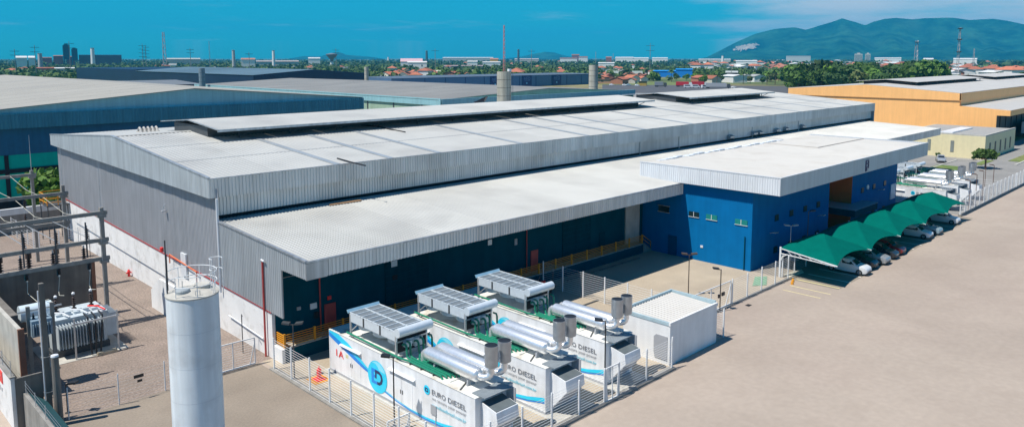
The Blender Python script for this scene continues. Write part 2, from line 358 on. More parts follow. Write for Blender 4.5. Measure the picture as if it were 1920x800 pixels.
# side fascia (upper band) and side wall (lower band)
nb = 24; bw = (XE - 24.43) / nb
fas = None
for i in range(nb):
    x0 = 24.43 + i * bw
    if fas is None:
        fas = corr_wall((0, 0), (bw, 0), cst(0), cst(1.55), (0, -1), 0.30, 0.06).mesh('fascia_panel', galvw)
        sw = corr_wall((0, 0), (bw, 0), cst(0), cst(1.65), (0, -1), 0.30, 0.06).mesh('side_panel', galvw)
    inst(fas, 'fascia_panel', wh, (x0, EY, 10.85))
    if i: inst(sw, 'side_panel', wh, (x0, EY + 0.55, 9.28))
    else: corr_wall((x0 + .6, EY + .55), (x0 + bw, EY + .55), cst(9.28), cst(10.93), (0, -1), 0.30, 0.06).build('side_panel', galvw, wh)
B(25.1, XE - .2, EY + 0.72, EY + 0.84, 8.4, 9.62).build('clerestory_gap', dark, wh)  # dark strip: shadow in the gap below the side panels, put into colour
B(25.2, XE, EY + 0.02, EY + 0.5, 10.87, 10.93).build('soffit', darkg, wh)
# gutter lines and downpipes on the side band
B(24.43, XE, EY - 0.09, EY + 0.03, EZ - 0.03, EZ + 0.05).build('gutter', galv, wh)
for x in (83, 92.5, 114, 131): MB().cyl((x, EY + 0.42, 8.8), (x, EY + 0.42, 10.85), 0.06).build('downpipe', steel, wh)
for x in (106, 113.5, 115.5, 121.5, 125, 131.5):      # small hooded vents in a row
    m = MB().slab([(x, EY + .4, 10.0), (x, EY - 0.15, 9.8), (x, EY - 0.15, 9.55), (x, EY + .4, 9.3)], (1.3, 0, 0)); m.build('vent_hood', stackm, wh)
# roof sheets: near and far slope
rn = corr_roof(0, bw - 0.03, (0, 0), (RY - EY, RZ - EZ), 0.42, 0.035).mesh('roof_sheet', roofm)
rf = corr_roof(0, bw - 0.03, (0, 0), (FY - RY, FZ - RZ), 0.42, 0.035).mesh('roof_sheet', roofm)
sn = MB().slab([(0, 0, 0), (0.55, 0, 0), (0.55, RY - EY, RZ - EZ), (0, RY - EY, RZ - EZ)], (0, 0, 0.05)).mesh('skylight_strip', skyl)
for i in range(nb):
    x0 = 24.43 + i * bw
    inst(rn, 'roof_sheet', wh, (x0, EY, EZ)); inst(rf, 'roof_sheet', wh, (x0, RY, RZ))
    if i and i % 2 == 0 or i in (3, 9): inst(sn, 'skylight_strip', wh, (x0 - 0.3, EY + 0.02, EZ + 0.02))
B(24.5, XE - .1, EY + .3, FY - .3, 12.2, 12.3).build('roof_deck', skyl, wh)
MB().slab([(24.4, RY - 0.4, RZ + 0.03), (24.4, RY, RZ + 0.1), (24.4, RY + 0.4, RZ + 0.03)], (XE - 24.4, 0, 0)).build('ridge_cap', roofm, wh)
m = MB().slab([(XE - .3, EY, 8.5), (XE - .3, FY, 0), (XE - .3, FY, FZ), (XE - .3, RY, RZ), (XE - .3, EY, EZ)], (0.3, 0, 0)); m.build('end_wall', clad, wh)
# lapped seams across the slope
for y in (66.5, 74.0):
    m = MB().slab([(24.5, y, zr(y) + 0.045), (24.5, y + 0.07, zr(y + 0.07) + 0.045), (24.5, y + .07, zr(y + .07) + .055), (24.5, y, zr(y) + .055)], (XE - 25, 0, 0)); m.build('sheet_lap', skyl, wh)
for pts in (((665, 246), (705, 247), (760, 252)), ((632, 288), (660, 292), (685, 295))):   # loose dark cables on the roof
    P = [onz(a, b, 13.1) for a, b in pts]; P = [Vector((p.x, p.y, zr(p.y) + 0.1)) for p in P]
    o = MB().tube(P, 0.07, 6).build('cable', black); tag(o, 'dark cable lying on the near roof slope, ' + ('by the ridge vent' if pts[0][1] < 260 else 'lower down towards the eave'), 'cable')
P = onz(262, 246, 13.7); m = MB()
for k in range(5): m.tube([(P.x + k * 0.45, P.y - 0.6 + 1.2 * t, P.z - 0.15 + 0.55 * math.sin(math.pi * t)) for t in (0, .25, .5, .75, 1)], 0.12, 6)
m.box(P.x - .2, P.x + 2.0, P.y - .6, P.y + .6, P.z - .5, P.z - .05)
tag(m.build('rooftop_ventilator', roofw), 'small ribbed white ventilator at the front end of the warehouse ridge', 'ventilator')
# ridge vents
def vent(x0, x1, label, y0=74.3, y1=89.6, z=14.75, rz=15.35):
    v = thing('ridge_vent', label, 'roof vent', (x0, RY, RZ))
    n = max(2, round((x1 - x0) / 6)); w = (x1 - x0) / n
    a = corr_roof(0, w - 0.04, (0, 0), (RY - y0, rz - z), 0.4, 0.035).mesh('roof_sheet', roofm)
    b = corr_roof(0, w - 0.04, (0, 0), (y1 - RY, z - rz), 0.4, 0.035).mesh('roof_sheet', roofm)
    for i in range(n):
        inst(a, 'roof_sheet', v, (x0 + i * w, y0, z)); inst(b, 'roof_sheet', v, (x0 + i * w, RY, rz))
        for yy, s in ((y0 + 1.6, 1), (y1 - 1.6, -1)):
            xx = x0 + (i + .5) * w; MB().bar((xx, yy, zr(yy)), (xx, yy, z + 0.1), 0.1).build('strut', darkg, v)
            MB().bar((xx, yy, zr(yy) + 0.2), (xx + 1.6, yy - s * 1.2, z), 0.08).build('brace', darkg, v)
    MB().box(x0, x1, y0, y0 + 0.08, z - 0.22, z + 0.03).build('eave_trim', galv, v)
    m = MB().slab([(x0 + 0.3, y0 + 3.2, 13.6), (x0 + .3, y0 + 3.2, 14.85), (x0 + .3, y1 - 3.2, 14.85), (x0 + .3, y1 - 3.2, 13.6)], (x1 - x0 - .6, 0, 0)); m.build('vent_throat', darkg, v)
    MB().slab([(x0 - .02, y0, z - .05), (x0 - .02, RY, rz - .05), (x0 - .02, y1, z - .05), (x0 - .02, y1, z + .06), (x0 - .02, RY, rz + .06), (x0 - .02, y0, z + .06)], (0.08, 0, 0)).build('verge_trim', galv, v)
vent(32, 108, 'long raised ridge vent running along most of the warehouse roof')
vent(119, 152, 'shorter raised ridge vent at the far end of the warehouse roof')
m = MB(); P = Vector((77.5, 84.5, 15.2))
m.slab([P + Vector(q) for q in ((-1.6, 0, 0.02), (0.2, -0.2, 0.1), (1.0, 0.2, 0.8), (1.5, 0.5, 0.85), (1.2, .9, .3), (-1.0, .9, .05))], (0, 0.2, 0.1))
tag(m.build('tarpaulin', black), 'crumpled black tarpaulin on top of the long ridge vent', 'tarpaulin')
# gable attachments
for y, r, z0, z1, mm in ((58.45, 0.09, 3.2, 10.85, whitef), (51.0, 0.075, 0, 7.2, redp)):
    MB().cyl((24.82, y, z0), (24.82, y, z1), r, n=10).build('downpipe', mm, wh)
MB().tube([(24.85, 51.0, 7.2), (24.75, 51.0, 7.35), (24.75, 50.6, 7.3)], 0.07).build('pipe_elbow', whitef, wh)
MB().tube([(24.88, 98.5, 2.7), (24.88, 72, 2.0), (24.88, 68.5, 1.9)], 0.04, 6).build('conduit', greylp, wh)
for y, z in ((69.6, 8.3),):
    MB().tube([(24.9, y, z + .6), (24.75, y, z + .5), (24.6, y, z)], 0.03, 6).build('lamp_bracket', steel, wh); B(24.5, 24.85, y - .16, y + .16, z - .08, z).build('floodlight', greylp, wh)
# lean-to ---------------------------------------------------------------
ln = thing('lean_to', 'low lean-to with a ribbed grey roof and canopy along the blue loading dock', 'lean-to', (25, 50, 0))
a_, b_ = (44.9, 8.32), (EY + 0.5, 8.98); nl = 8; lw = (71.3 - 24.95) / nl
lr = corr_roof(0, lw - .05, (0, 0), (b_[0] - a_[0], b_[1] - a_[1]), 0.30, 0.045).mesh('roof_sheet', roofm)
lf = corr_wall((0, 0), (lw, 0), cst(0), cst(1.22), (0, -1), 0.30, 0.06).mesh('fascia_panel', galvw)
for i in range(nl):
    inst(lr, 'roof_sheet', ln, (24.95 + i * lw, a_[0], a_[1])); inst(lf, 'fascia_panel', ln, (24.95 + i * lw, 44.9, 7.08))
lr2 = corr_roof(0, lw - .05, (0, 0), (b_[0] - 50.3, b_[1] - 8.58), 0.30, 0.045).mesh('roof_sheet', roofm)
for i in range(8): inst(lr2, 'roof_sheet', ln, (71.3 + i * lw, 50.3, 8.58))
for i in range(8): inst(lr, 'roof_sheet', ln, (115.3 + i * lw * 1.0, a_[0], a_[1])); inst(lf, 'fascia_panel', ln, (115.3 + i * lw, 44.9, 7.08))
B(24.95, 161.5, 44.78, 44.95, 8.24, 8.36).build('gutter', galv, ln)
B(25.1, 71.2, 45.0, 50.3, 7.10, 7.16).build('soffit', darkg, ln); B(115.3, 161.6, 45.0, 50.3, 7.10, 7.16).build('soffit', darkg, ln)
yy = [(58.5, 53.4), (53.4, 48.4), (48.4, 44.9)]
for a, b in yy:
    bt = (redz(a) + .1, redz(b) + .1) if b > 45 else (7.08, 7.08)
    zt = lambda y: 8.32 + (y - 44.9) * 0.0455
    corr_wall((24.95, a), (24.95, b), lin(*bt), lin(zt(a) + .05, zt(b) + .05), (-1, 0), 0.28, 0.045).build('cladding_panel', mat('lean-to cladding', (0.46, 0.49, 0.51), 0.45, 0.35, var=0.06, scale=0.5, streak=0.12), ln)
B(24.97, 25.05, 48.42, 50.3, 3.5, 7.2).build('cladding_return', clad, ln)
MB().slab([(24.85, 44.85, 8.30), (24.85, 58.9, 8.94), (24.85, 58.9, 9.06), (24.85, 44.85, 8.42)], (0.2, 0, 0)).build('verge_cap', galv, ln)
B(24.9, 26.5, 44.82, 44.9, 7.06, 8.2).build('corner_flashing', galv, ln)
# dock wall in blocks, doors, boards
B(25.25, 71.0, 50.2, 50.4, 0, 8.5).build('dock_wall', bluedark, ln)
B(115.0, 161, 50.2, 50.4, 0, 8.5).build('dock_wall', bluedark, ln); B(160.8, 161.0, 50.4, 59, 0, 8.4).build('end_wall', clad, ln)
B(67.6, 70.2, 50.05, 50.25, 0, 7.1).build('pale_pier', concl, ln)
for x0, x1, z0, z1, mm in ((29.3, 30.3, 1.0, 3.1, redp), (52.3, 53.3, 1.0, 3.1, redp), (35.0, 39.5, 1.0, 5.2, mat('roller door navy', (0.0, 0.045, 0.068), 0.75, streak=0.1, spec=.1)), (57, 61.5, 1.0, 5.2, MATS['roller door navy']), (63, 64, 1, 3.1, MATS['roller door navy'])):
    B(x0, x1, 50.12, 50.22, z0, z1).build('door', mm, ln)
    if x1 - x0 > 2: [B(x0, x1, 50.09, 50.13, z0 + .1 + .5 * k, z0 + .16 + .5 * k).build('door_slat', bluedark, ln) for k in range(8)]
for x, z, w, h, mm in ((28.1, 3.0, .55, .45, whitef), (29.6, 3.4, .3, .3, redprint), (35.6, 4.8, .6, .5, whitef), (35.7, 3.6, .5, .5, dark), (46.5, 4.7, .5, .5, whitef), (33, 5.7, .4, .2, greylp), (42, 5.6, .4, .2, greylp), (50, 4.1, .35, .6, greylp), (27.0, 3.2, .3, .25, greylp), (28.4, 2.2, .4, .5, dark), (58, 5.8, .5, .25, greylp)):
    B(x, x + w, 50.1, 50.19, z, z + h).build('wall_box', mm, ln)
MB().cyl((28.9, 50.05, 1), (28.9, 50.05, 7.1), .06).build('riser_pipe', redp, ln); MB().cyl((51.6, 50.05, 1), (51.6, 50.05, 7.1), .06).build('riser_pipe', redp, ln)
MB().add([(25.7, 48.5, 6.0), (26.9, 48.5, 6.0), (26.9, 48.5, 6.7), (25.7, 48.5, 6.7)], []).bar((25.7, 49.9, 6.0), (26.9, 49.9, 6.0), .04).bar((25.7, 49.9, 6.7), (26.9, 49.9, 6.7), .04).bar((25.7, 49.9, 6), (25.7, 49.9, 6.7), .04).bar((26.9, 49.9, 6), (26.9, 49.9, 6.7), .04).build('hoop_bracket', greylp, ln)
# dock platform with railing and stair
dk = thing('loading_dock', 'raised blue loading dock with an orange slatted railing under the canopy', 'loading dock', (47, 49.5, 0))
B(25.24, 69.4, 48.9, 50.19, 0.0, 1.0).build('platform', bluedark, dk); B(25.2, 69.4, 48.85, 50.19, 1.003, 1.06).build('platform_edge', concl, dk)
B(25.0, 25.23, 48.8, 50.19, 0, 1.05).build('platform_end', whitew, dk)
npan = 18; pw = (69.3 - 25.3) / npan
rail = MB()
for k in range(6): rail.box(0.08, pw - .08, -0.02, 0.02, 0.10 + k * 0.165, 0.145 + k * 0.165)
rail = rail.mesh('railing_panel', yellowr); rp = B(-.07, .07, -.06, .06, 0, 1.05).mesh('railing_post', yellowr)
for i in range(npan):
    inst(rail, 'railing_panel', dk, (25.3 + i * pw, 48.98, 1.06)); inst(rp, 'railing_post', dk, (25.3 + i * pw, 48.98, 1.06))
inst(rp, 'railing_post', dk, (69.3, 48.98, 1.06))
r2 = MB()
for k in range(6): r2.box(-.03, .03, 0.08, 1.15, 0.10 + k * 0.155, 0.17 + k * 0.155)
inst(r2.mesh('railing_panel', yellowr), 'railing_panel', dk, (25.3, 48.98, 1.06))
for k in range(5): B(69.5 + k * 0.3, 69.8 + k * .3, 48.9, 50.1, 0, 1.0 - k * .2).build('step', conc, dk)
MB().bar((69.4, 48.98, 2.0), (71.0, 48.98, 1.0), .07).bar((69.4, 48.98, 1.6), (71.0, 48.98, .6), .05).bar((71.0, 48.98, 0), (71, 48.98, 1.05), .07).build('stair_rail', yellowr, dk)
o = B(26.2, 28.3, 48.95, 50.0, 1.07, 1.15).build('timber_platform', mat('pale planks', (.52, .46, .30), .8, var=.15)); tag(o, 'pale plank platform on the near end of the loading dock', 'platform')
# orange-brown board left on the lean-to roof
o = MB().slab([(35.0, 58.6, 9.0), (38.2, 58.6, 9.0), (38.0, 57.9, 8.97), (34.7, 58.0, 8.97)], (0, 0, .07)).build('loose_board', mat('weathered board', (.33, .19, .10), .8, var=.25, scale=2)); tag(o, 'weathered brown board lying on the lean-to roof by the warehouse wall', 'board')
# annex stair on the gable
an = thing('stair_annex', 'white masonry stair with orange handrail against the warehouse gable', 'staircase', (24, 66, 0))
MB().slab([(22.9, 63.2, 0), (22.9, 63.2, 3.0), (22.9, 66.6, 3.0), (22.9, 68.6, 1.6), (22.9, 68.6, 0)], (0.2, 0, 0)).build('side_wall', whitew, an)
B(22.9, 25, 63.0, 63.2, 0, 2.6).build('end_wall', whitew, an)
for k in range(8): B(23.12, 24.9, 63.3 + k * .62, 63.9 + k * .62, 0, 2.6 - k * .32).build('step', concl, an)
MB().tube([(24.7, 68.8, 4.4), (24.7, 62.9, 4.0), (24.7, 62.9, 2.6)], .05, 6).tube([(24.7, 68.8, 4.4), (24.7, 68.8, 3.6)], .05, 6).build('handrail', mat('orange rail', (.72, .17, .05), .5), an)
B(22.95, 23.05, 64.5, 65.2, .2, 1.4).build('vent_opening', dark, an); B(24.8, 24.95, 65.4, 66.5, 3.0, 5.0).build('door', whitef, an)
def acunit(name, x, y, z, label, rz=0, w=.95, d=.38, h=.85):
    t = thing(name, label, 'air conditioner', (x, y, z), rz)
    B(-d / 2, d / 2, -w / 2, w / 2, 0, h).build('casing', mat('ac casing', (.62, .62, .58), .5), t)
    MB().cyl((-d / 2 - .015, .1, h * .5), (-d / 2, .1, h * .5), h * .38, n=16).build('fan_grille', darkg, t)
    B(-d / 2 + .02, d / 2 - .02, -w / 2, -w / 2 + .05, -.12, 0).build('foot', darkg, t); B(-d / 2 + .02, d / 2 - .02, w / 2 - .05, w / 2, -.12, 0).build('foot', darkg, t)
acunit('air_conditioner', 24.6, 62.0, 3.0, 'left of two outdoor units behind the white tower top on the gable wall')
acunit('air_conditioner', 24.6, 60.6, 2.7, 'right of two outdoor units behind the white tower top on the gable wall')
acunit('air_conditioner', 24.6, 56.0, 2.2, 'larger outdoor unit alone on the white wall right of the tower', w=1.2, d=.6, h=1.3)
for y, z in ((56.0, 2.0), (54.2, 2.0)): pass
o = MB().tube([(24.85, 57.2, 1.6), (24.85, 53.0, 1.35), (24.85, 51.4, 1.25)], .05, 6).build('wall_pipe', whitef); tag(o, 'white pipe along the lower gable wall right of the tower', 'pipe')
o = MB().cyl((24.7, 80.1, 0), (24.7, 80.1, .5), .12, n=10).cyl((24.7, 80.1, .5), (24.7, 80.1, .72), .17, .06, 10).cyl((24.45, 80.1, .38), (24.95, 80.1, .38), .07, n=8).build('hydrant', redprint); tag(o, 'small red hydrant at the foot of the gable wall', 'hydrant')
def thinpost(x, y, h, label):
    t = thing('light_stand', label, 'lamp post', (x, y, 0)); MB().cyl((x, y, 0), (x, y, h), .035, n=6).build('pole', darkg, t)
    MB().tube([(x, y, h), (x - .1, y - .25, h + .03), (x - .15, y - .45, h)], .03, 6).build('arm', darkg, t)
thinpost(24.2, 91, 2.5, 'thin grey stand against the white gable plinth, far end'); thinpost(23.9, 52.8, 3.0, 'thin dark stand by the white gable wall near the red pipe')
# ================================================================== BLUE OFFICE BLOCK
bb = thing('office_block', 'two-storey blue office block with a flat white overhanging roof', 'building', (71, 36.6, 0))
# walls with portal recess
B(71.0, 90.0, 36.6, 50.2, 0, 8.5).build('wall', blue, bb); B(97.0, 113.1, 36.6, 50.2, 0, 8.5).build('wall', blue, bb)
B(90.0, 97.0, 39.6, 50.2, 0, 8.5).build('portal_back', orange, bb); B(90.0, 97.0, 36.62, 39.6, 7.4, 8.5).build('lintel', blue, bb)
B(90.0, 90.06, 36.62, 39.6, 0, 7.4).build('portal_side', orange, bb); B(96.94, 97.0, 36.62, 39.6, 0, 7.4).build('portal_side', orange, bb)
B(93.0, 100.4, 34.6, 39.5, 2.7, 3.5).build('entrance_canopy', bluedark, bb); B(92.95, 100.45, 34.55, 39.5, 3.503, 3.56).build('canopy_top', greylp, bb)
B(91.2, 95.8, 39.5, 39.62, 0.0, 2.5).build('entrance_glazing', windk, bb)
for x in (91.2, 92.7, 94.2, 95.7): B(x, x + .08, 39.45, 39.5, 0, 2.5).build('door_frame', darkg, bb)
for y0, y1, mm in ((42.8, 44.05, windk), (40.6, 41.9, winm), (37.1, 38.5, winm)):
    w = B(70.93, 71.02, y0, y1, 4.75, 5.3).build('window', mm, bb)
    MB().box(70.91, 71.0, y0 - .03, y1 + .03, 4.70, 4.75).box(70.9, 70.97, (y0 + y1) / 2 - .03, (y0 + y1) / 2 + .03, 4.75, 5.3).build('window_frame', whitef, w)
w = B(70.93, 71.02, 46.6, 48.0, 4.75, 5.4).build('window', windk, bb); MB().box(70.9, 71, 46.5, 48.1, 4.66, 4.74).box(70.9, 71, 46.5, 48.1, 5.4, 5.47).build('window_frame', steel, w)
B(70.92, 71.02, 45.5, 46.6, 0, 2.2).build('door', mat('door blue', (0, .07, .17), .7, spec=.1), bb); B(70.94, 71.02, 42.2, 42.5, 1.5, 1.75).build('notice', whitef, bb)
MB().cyl((70.9, 37.3, 0), (70.9, 37.3, 3.6), .05).build('downpipe', bluedark, bb)
shg = mat('shaded tinted glass', (0.0, .035, .04), .35, spec=.25)
for x in (76, 79.5, 83, 86.5, 100, 104, 108):
    for z in (4.6, 1.1):
        w = B(x, x + .8, 36.52, 36.62, z, z + .6).build('window', shg, bb); B(x - .05, x + .85, 36.50, 36.6, z - .06, z).build('sill', bluedark, w)
for x, z in ((75, 3.4), (87.0, 3.5), (106, 4.2)):
    MB().bar((x, 36.6, z), (x, 36.0, z + .15), .05).box(x - .3, x + .3, 35.8, 36.2, z + .12, z + .2).build('wall_light', steel, bb)
MB().cyl((102, 36.45, 5.1), (102, 36.6, 5.1), .33, n=14).build('dish', whitef, bb)
B(110.6, 112.4, 36.45, 36.6, 2.3, 4.4).build('sign_panel', mat('pale sign', (.45, .6, .72), .4), bb)
# white roof parapet in panels, roof sheets inside
X0, X1, Y0, Y1, Z0, Z1 = 70.35, 115.0, 33.4, 50.25, 8.4, 10.2
n = 3; w = (Y1 - Y0) / n
for i in range(n): corr_wall((X0, Y1 - i * w), (X0, Y1 - (i + 1) * w), cst(Z0), cst(Z1), (-1, 0), 0.27, 0.05).build('fascia_panel', whitef, bb)
n = 8; w = (X1 - X0) / n; fw2 = corr_wall((0, 0), (w, 0), cst(0), cst(Z1 - Z0), (0, -1), 0.27, 0.035).mesh('fascia_panel', mat('shaded white fascia', (.47, .56, .60), .42, .2, var=.05, scale=.3, streak=.08))  # darker, bluer copy of the white fascia: this side's shade in its colour
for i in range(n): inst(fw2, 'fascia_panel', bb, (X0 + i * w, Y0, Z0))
corr_wall((X1, Y0), (X1, Y1), cst(Z0), cst(Z1), (1, 0), .27, .05).build('fascia_panel', whitef, bb)
MB().box(X0 - .06, X1 + .06, Y0 - .06, Y0 + .08, Z1 - .02, Z1 + .05).box(X0 - .06, X0 + .08, Y0 + .09, Y1, Z1 - .02, Z1 + .05).build('parapet_cap', whitef, bb)
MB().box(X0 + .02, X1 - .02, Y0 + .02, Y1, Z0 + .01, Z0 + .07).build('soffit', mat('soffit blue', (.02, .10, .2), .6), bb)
n = 8; w = (X1 - X0 - .3) / n; wr = corr_roof(0, w - .02, (0, 0), (Y1 - Y0 - .3, .05), .42, .08).mesh('roof_sheet', roofw)
for i in range(n): inst(wr, 'roof_sheet', bb, (X0 + .15 + i * w, Y0 + .15, 9.95))
m = MB()
for i in range(26): m.box(X0 + 3 + i * 1.2, X0 + 4.3 + i * 1.2, Y1 - .6 - .1 * (i % 3), Y1 - .1, 10.0, 10.1 + .05 * (i % 4))
m.build('ridge_flashing', whitef, bb)
MB().box(X1 - 16, X1, Y1 - 8.2, Y1 - 8.0, 10.0, 10.12).box(X1 - 16, X1 - 15.8, Y1 - 8, Y1, 10, 10.12).build('roof_kerb', mat('roof kerb', (.42, .38, .33), .8), bb)
# dark square emblem on the long fascia: ladder-like glyph
lx, lz, ly = 92.2, 8.55, 33.33
MB().bar((lx, ly, lz), (lx, ly, lz + 1.3), .12).bar((lx + .75, ly, lz + .35), (lx + .75, ly, lz + 1.3), .12).bar((lx, ly, lz + 1.28), (lx + .75, ly, lz + 1.28), .1).bar((lx, ly, lz + .9), (lx + .75, ly, lz + .9), .1).bar((lx, ly, lz + .5), (lx + .75, ly, lz + .5), .1).bar((lx + .3, ly, lz + .05), (lx + .3, ly, lz + .4), .1).build('emblem', navyp, bb)
# condenser units along the wall
for i in range(6):
    t = thing('condenser_unit', ['nearest grey condenser box', 'second grey condenser box', 'third grey condenser box', 'fourth grey condenser box', 'fifth grey condenser box', 'farthest grey condenser box'][i] + ' in the row along the shaded blue wall', 'condenser', (78.5 + i * 1.75, 35.4, 0))
    x = 78.5 + i * 1.75; B(x - .7, x + .7, 34.9, 35.9, .1, 1.3).build('casing', mat('condenser grey', (.34, .38, .42), .5), t); MB().cyl((x, 35.4, 1.3), (x, 35.4, 1.38), .45, n=14).build('fan_guard', darkg, t)
# ================================================================== GENERATOR SETS
def disc(m, y, z, r, x, n=28): return m.poly([(x, y + r * math.cos(2 * math.pi * k / n), z + r * math.sin(2 * math.pi * k / n)) for k in range(n)])
def strip(m, top, bot, x):          # printed band between two (y, z) polylines on the side face
    v = [(x, *p) for p in top] + [(x, *p) for p in bot]; n = len(top)
    return m.add(v, [(i, n + i, n + i + 1, i + 1) for i in range(n - 1)])
LEN, WID, HT = 15.4, 2.95, 2.95
def genset(label, first=False, printed=True):
    g = thing('generator_container', label, 'generator', (0, 0, 0), group='generator containers with roof coolers')
    body = B(0, WID, 0, LEN, 0.12, HT).build('body', contw, g)
    B(-.02, WID + .02, -.02, LEN + .02, 0, 0.16).build('base_frame', greylp, g); B(-.025, WID + .025, -.025, LEN + .025, HT, HT + .035).build('roof', conttop, g)
    for x in (-.02, WID - .08):
        for y in (-.02, LEN - .08): B(x, x + .1, y, y + .1, .16, HT).build('corner_post', contw, g)
    for y in (13.9, 12.6, 11.5, 8.3, 6.9, 5.6):            # door leaves standing slightly proud, with handle
        if y in (12.6, 6.9):
            for y0 in (y - 1.08, y + .02):
                d = B(-.018, 0, y0, y0 + 1.05, .3, 2.1).build('door', contw, g); B(-.05, -.018, y0 + (.95 if y0 < y else .05), y0 + (1.0 if y0 < y else .1), 1.0, 1.25).build('handle', darkg, d)
    for y0, y1 in ((11.4, 13.9), (5.5, 8.2)): MB().slab([(0, y0, 2.36), (-.17, y0, 2.29), (-.17, y0, 2.25), (0, y0, 2.25)], (0, y1 - y0, 0)).build('rain_hood', contw, g)
    B(-.06, 0, 3.45, 3.95, .75, 1.35).build('control_box', greylp, g); MB().cyl((-.04, 3.5, .16), (-.04, 3.5, .8), .025, n=6).build('conduit', greylp, g)
    B(-.03, 0, 13.0, 13.3, 1.5, 1.75).build('notice', mat('cream notice', (.66, .62, .36), .6), g)
    x = -.024
    # broad blue band from the top corner to the disc, then a thin tail along the bottom
    strip(MB(), [(15.4, 2.8), (14.6, 2.62), (13.4, 2.30), (12.2, 1.92), (11.2, 1.58), (10.5, 1.38)], [(15.4, 2.52), (14.6, 2.28), (13.4, 1.96), (12.2, 1.62), (11.2, 1.36), (10.5, 1.24)], x).build('band_print', bluep, g)
    strip(MB(), [(15.38, 2.94), (14.2, 2.93), (13.0, 2.62), (12.0, 2.2), (11.2, 1.82), (10.5, 1.5)], [(15.38, 2.81), (14.6, 2.63), (13.4, 2.31), (12.2, 1.93), (11.2, 1.59), (10.5, 1.39)], x).build('band_print', cyan, g)
    tail = [(8.8, .62), (7.5, .40), (6.0, .26), (4.5, .22), (3.0, .30), (1.5, .50), (0.05, .82)]
    strip(MB(), [(y, z + .05 + .22 * max(0, (6 - y) / 6)) for y, z in tail], [(y, z) for y, z in tail], x).build('tail_print', cyan, g)
    strip(MB(), [(y, z - .03) for y, z in tail], [(y, z - .10) for y, z in tail], x).build('tail_print', bluep, g)
    lg = disc(MB(), 9.55, 1.28, 1.08, x - .003).build('logo_disc', cyan, g)
    m = MB(); P = [(x - .006, 9.55 + 1.0 * math.cos(a), 1.30 + 1.0 * math.sin(a)) for a in [R(35 + 12 * k) for k in range(11)]] ; Q = [(x - .006, 9.9 + .62 * math.cos(a), 1.52 + .62 * math.sin(a)) for a in [R(35 + 12 * k) for k in range(11)]]
    m.add(P + Q, [(i, 11 + i, 12 + i, i + 1) for i in range(10)]).build('logo_shine', cyanl, lg)
    xx = x - .012                                        # letters E and D of the emblem
    MB().box(xx, xx + .004, 9.95, 10.2, .75, 1.75).box(xx, xx + .004, 9.5, 9.93, 1.55, 1.75).box(xx, xx + .004, 9.5, 9.93, .75, .95).box(xx, xx + .004, 9.65, 9.93, 1.16, 1.34).build('logo_letter', bluep, lg)
    dd = [(9.62, 1.72), (9.3, 1.72), (9.02, 1.55), (8.92, 1.25), (9.02, .95), (9.3, .78), (9.55, .78)]; di = [(9.62, 1.52), (9.33, 1.52), (9.2, 1.43), (9.12, 1.25), (9.2, 1.07), (9.33, .97), (9.55, .97)]
    strip(MB(), di, dd, xx - .004).box(xx - .004, xx, 9.62, 9.78, 1.15, 1.72).build('logo_letter', navyp, lg)
    sl = disc(MB(), 4.35, 2.1, .29, x - .003, 18).build('logo_disc', cyan, g)
    MB().box(xx, xx + .004, 4.40, 4.5, 1.97, 2.23).box(xx, xx + .004, 4.28, 4.4, 2.16, 2.23).box(xx, xx + .004, 4.28, 4.4, 1.97, 2.03).box(xx, xx + .004, 4.2, 4.27, 1.97, 2.2).build('logo_letter', navyp, sl)
    AX, AY = (0, -1, 0), (0, 0, 1)
    text('lettering', 'EURO', .46, greyp, g, (xx, 3.85, 1.98), AX, AY, 1.28); text('lettering', 'DIESEL', .46, greyp, g, (xx, 2.35, 1.98), AX, AY, 1.6)
    text('lettering', 'we secure your power', .3, greylp, g, (xx, 3.85, 1.66), AX, AY, 3.1); text('lettering', 'eurodieselbrasil.com.br', .3, mat('teal print', (.12, .52, .66), .5), g, (xx, 3.85, 1.24), AX, AY, 3.1)
    if first: text('lettering', '1A', .72, redprint, g, (xx, 14.5, 1.3), AX, AY, .95)
    # roof cooler on legs
    cx0, cx1, cy0, cy1, zt = 0.15, 2.65, 7.6, 13.0, 4.75
    c = B(cx0 + .06, cx1 - .06, cy0 + .02, cy1 - .06, zt - .4, zt - .1).build('roof_cooler', darkg, g)
    for s in (cx0, cx1 - .05): MB().box(s, s + .05, cy0, cy1, zt - .62, zt - .05).build('side_panel', coolw, c)
    MB().box(cx0, cx1, cy1 - .05, cy1, zt - .62, zt).build('end_panel', coolw, c)
    fp = MB().box(0, 1.13, 0, .60, 0, .012)
    for q in range(5): fp.slab([(0, .03 + q * .115, .012), (0, .10 + q * .115, .012), (0, .085 + q * .115, .05)], (1.13, 0, 0))
    fp = fp.mesh('fin_panel', finm)
    for i in range(8):
        for j in range(2):
            o = inst(fp, 'fin_panel', c, (cx0 + .1 + j * 1.2, cy0 + .1 + i * .66, zt - .06))
    fr = MB()
    for i in range(9): fr.box(cx0, cx1, cy0 + .03 + i * .66, cy0 + .09 + i * .66, zt - .06, zt + .02)
    for xx2 in (cx0, (cx0 + cx1) / 2 - .03, cx1 - .06): fr.box(xx2, xx2 + .06, cy0, cy1, zt - .055, zt + .025)
    fr.build('grid_frame', coolw, c)
    for y in (9.3, 11.2): B(cx0 - .03, cx0, y, y + .14, zt - .62, zt).build('joint_strap', darkg, c)
    MB().cyl((cx0 - .1, cy0 - .2, zt + .02), (cx1 + .1, cy0 - .2, zt + .02), .3, n=18).build('header_drum', coolw, c, smooth=True)
    MB().slab([(cx0 - .05, cy1, zt - .05), (cx0 - .05, cy1 + .16, zt + .16), (cx0 - .05, cy1 + .24, zt + .12), (cx0 - .05, cy1 + .08, zt - .1)], (cx1 - cx0 + .1, 0, 0)).build('end_lip', mat('blue casing', (.24, .42, .54), .4), c)
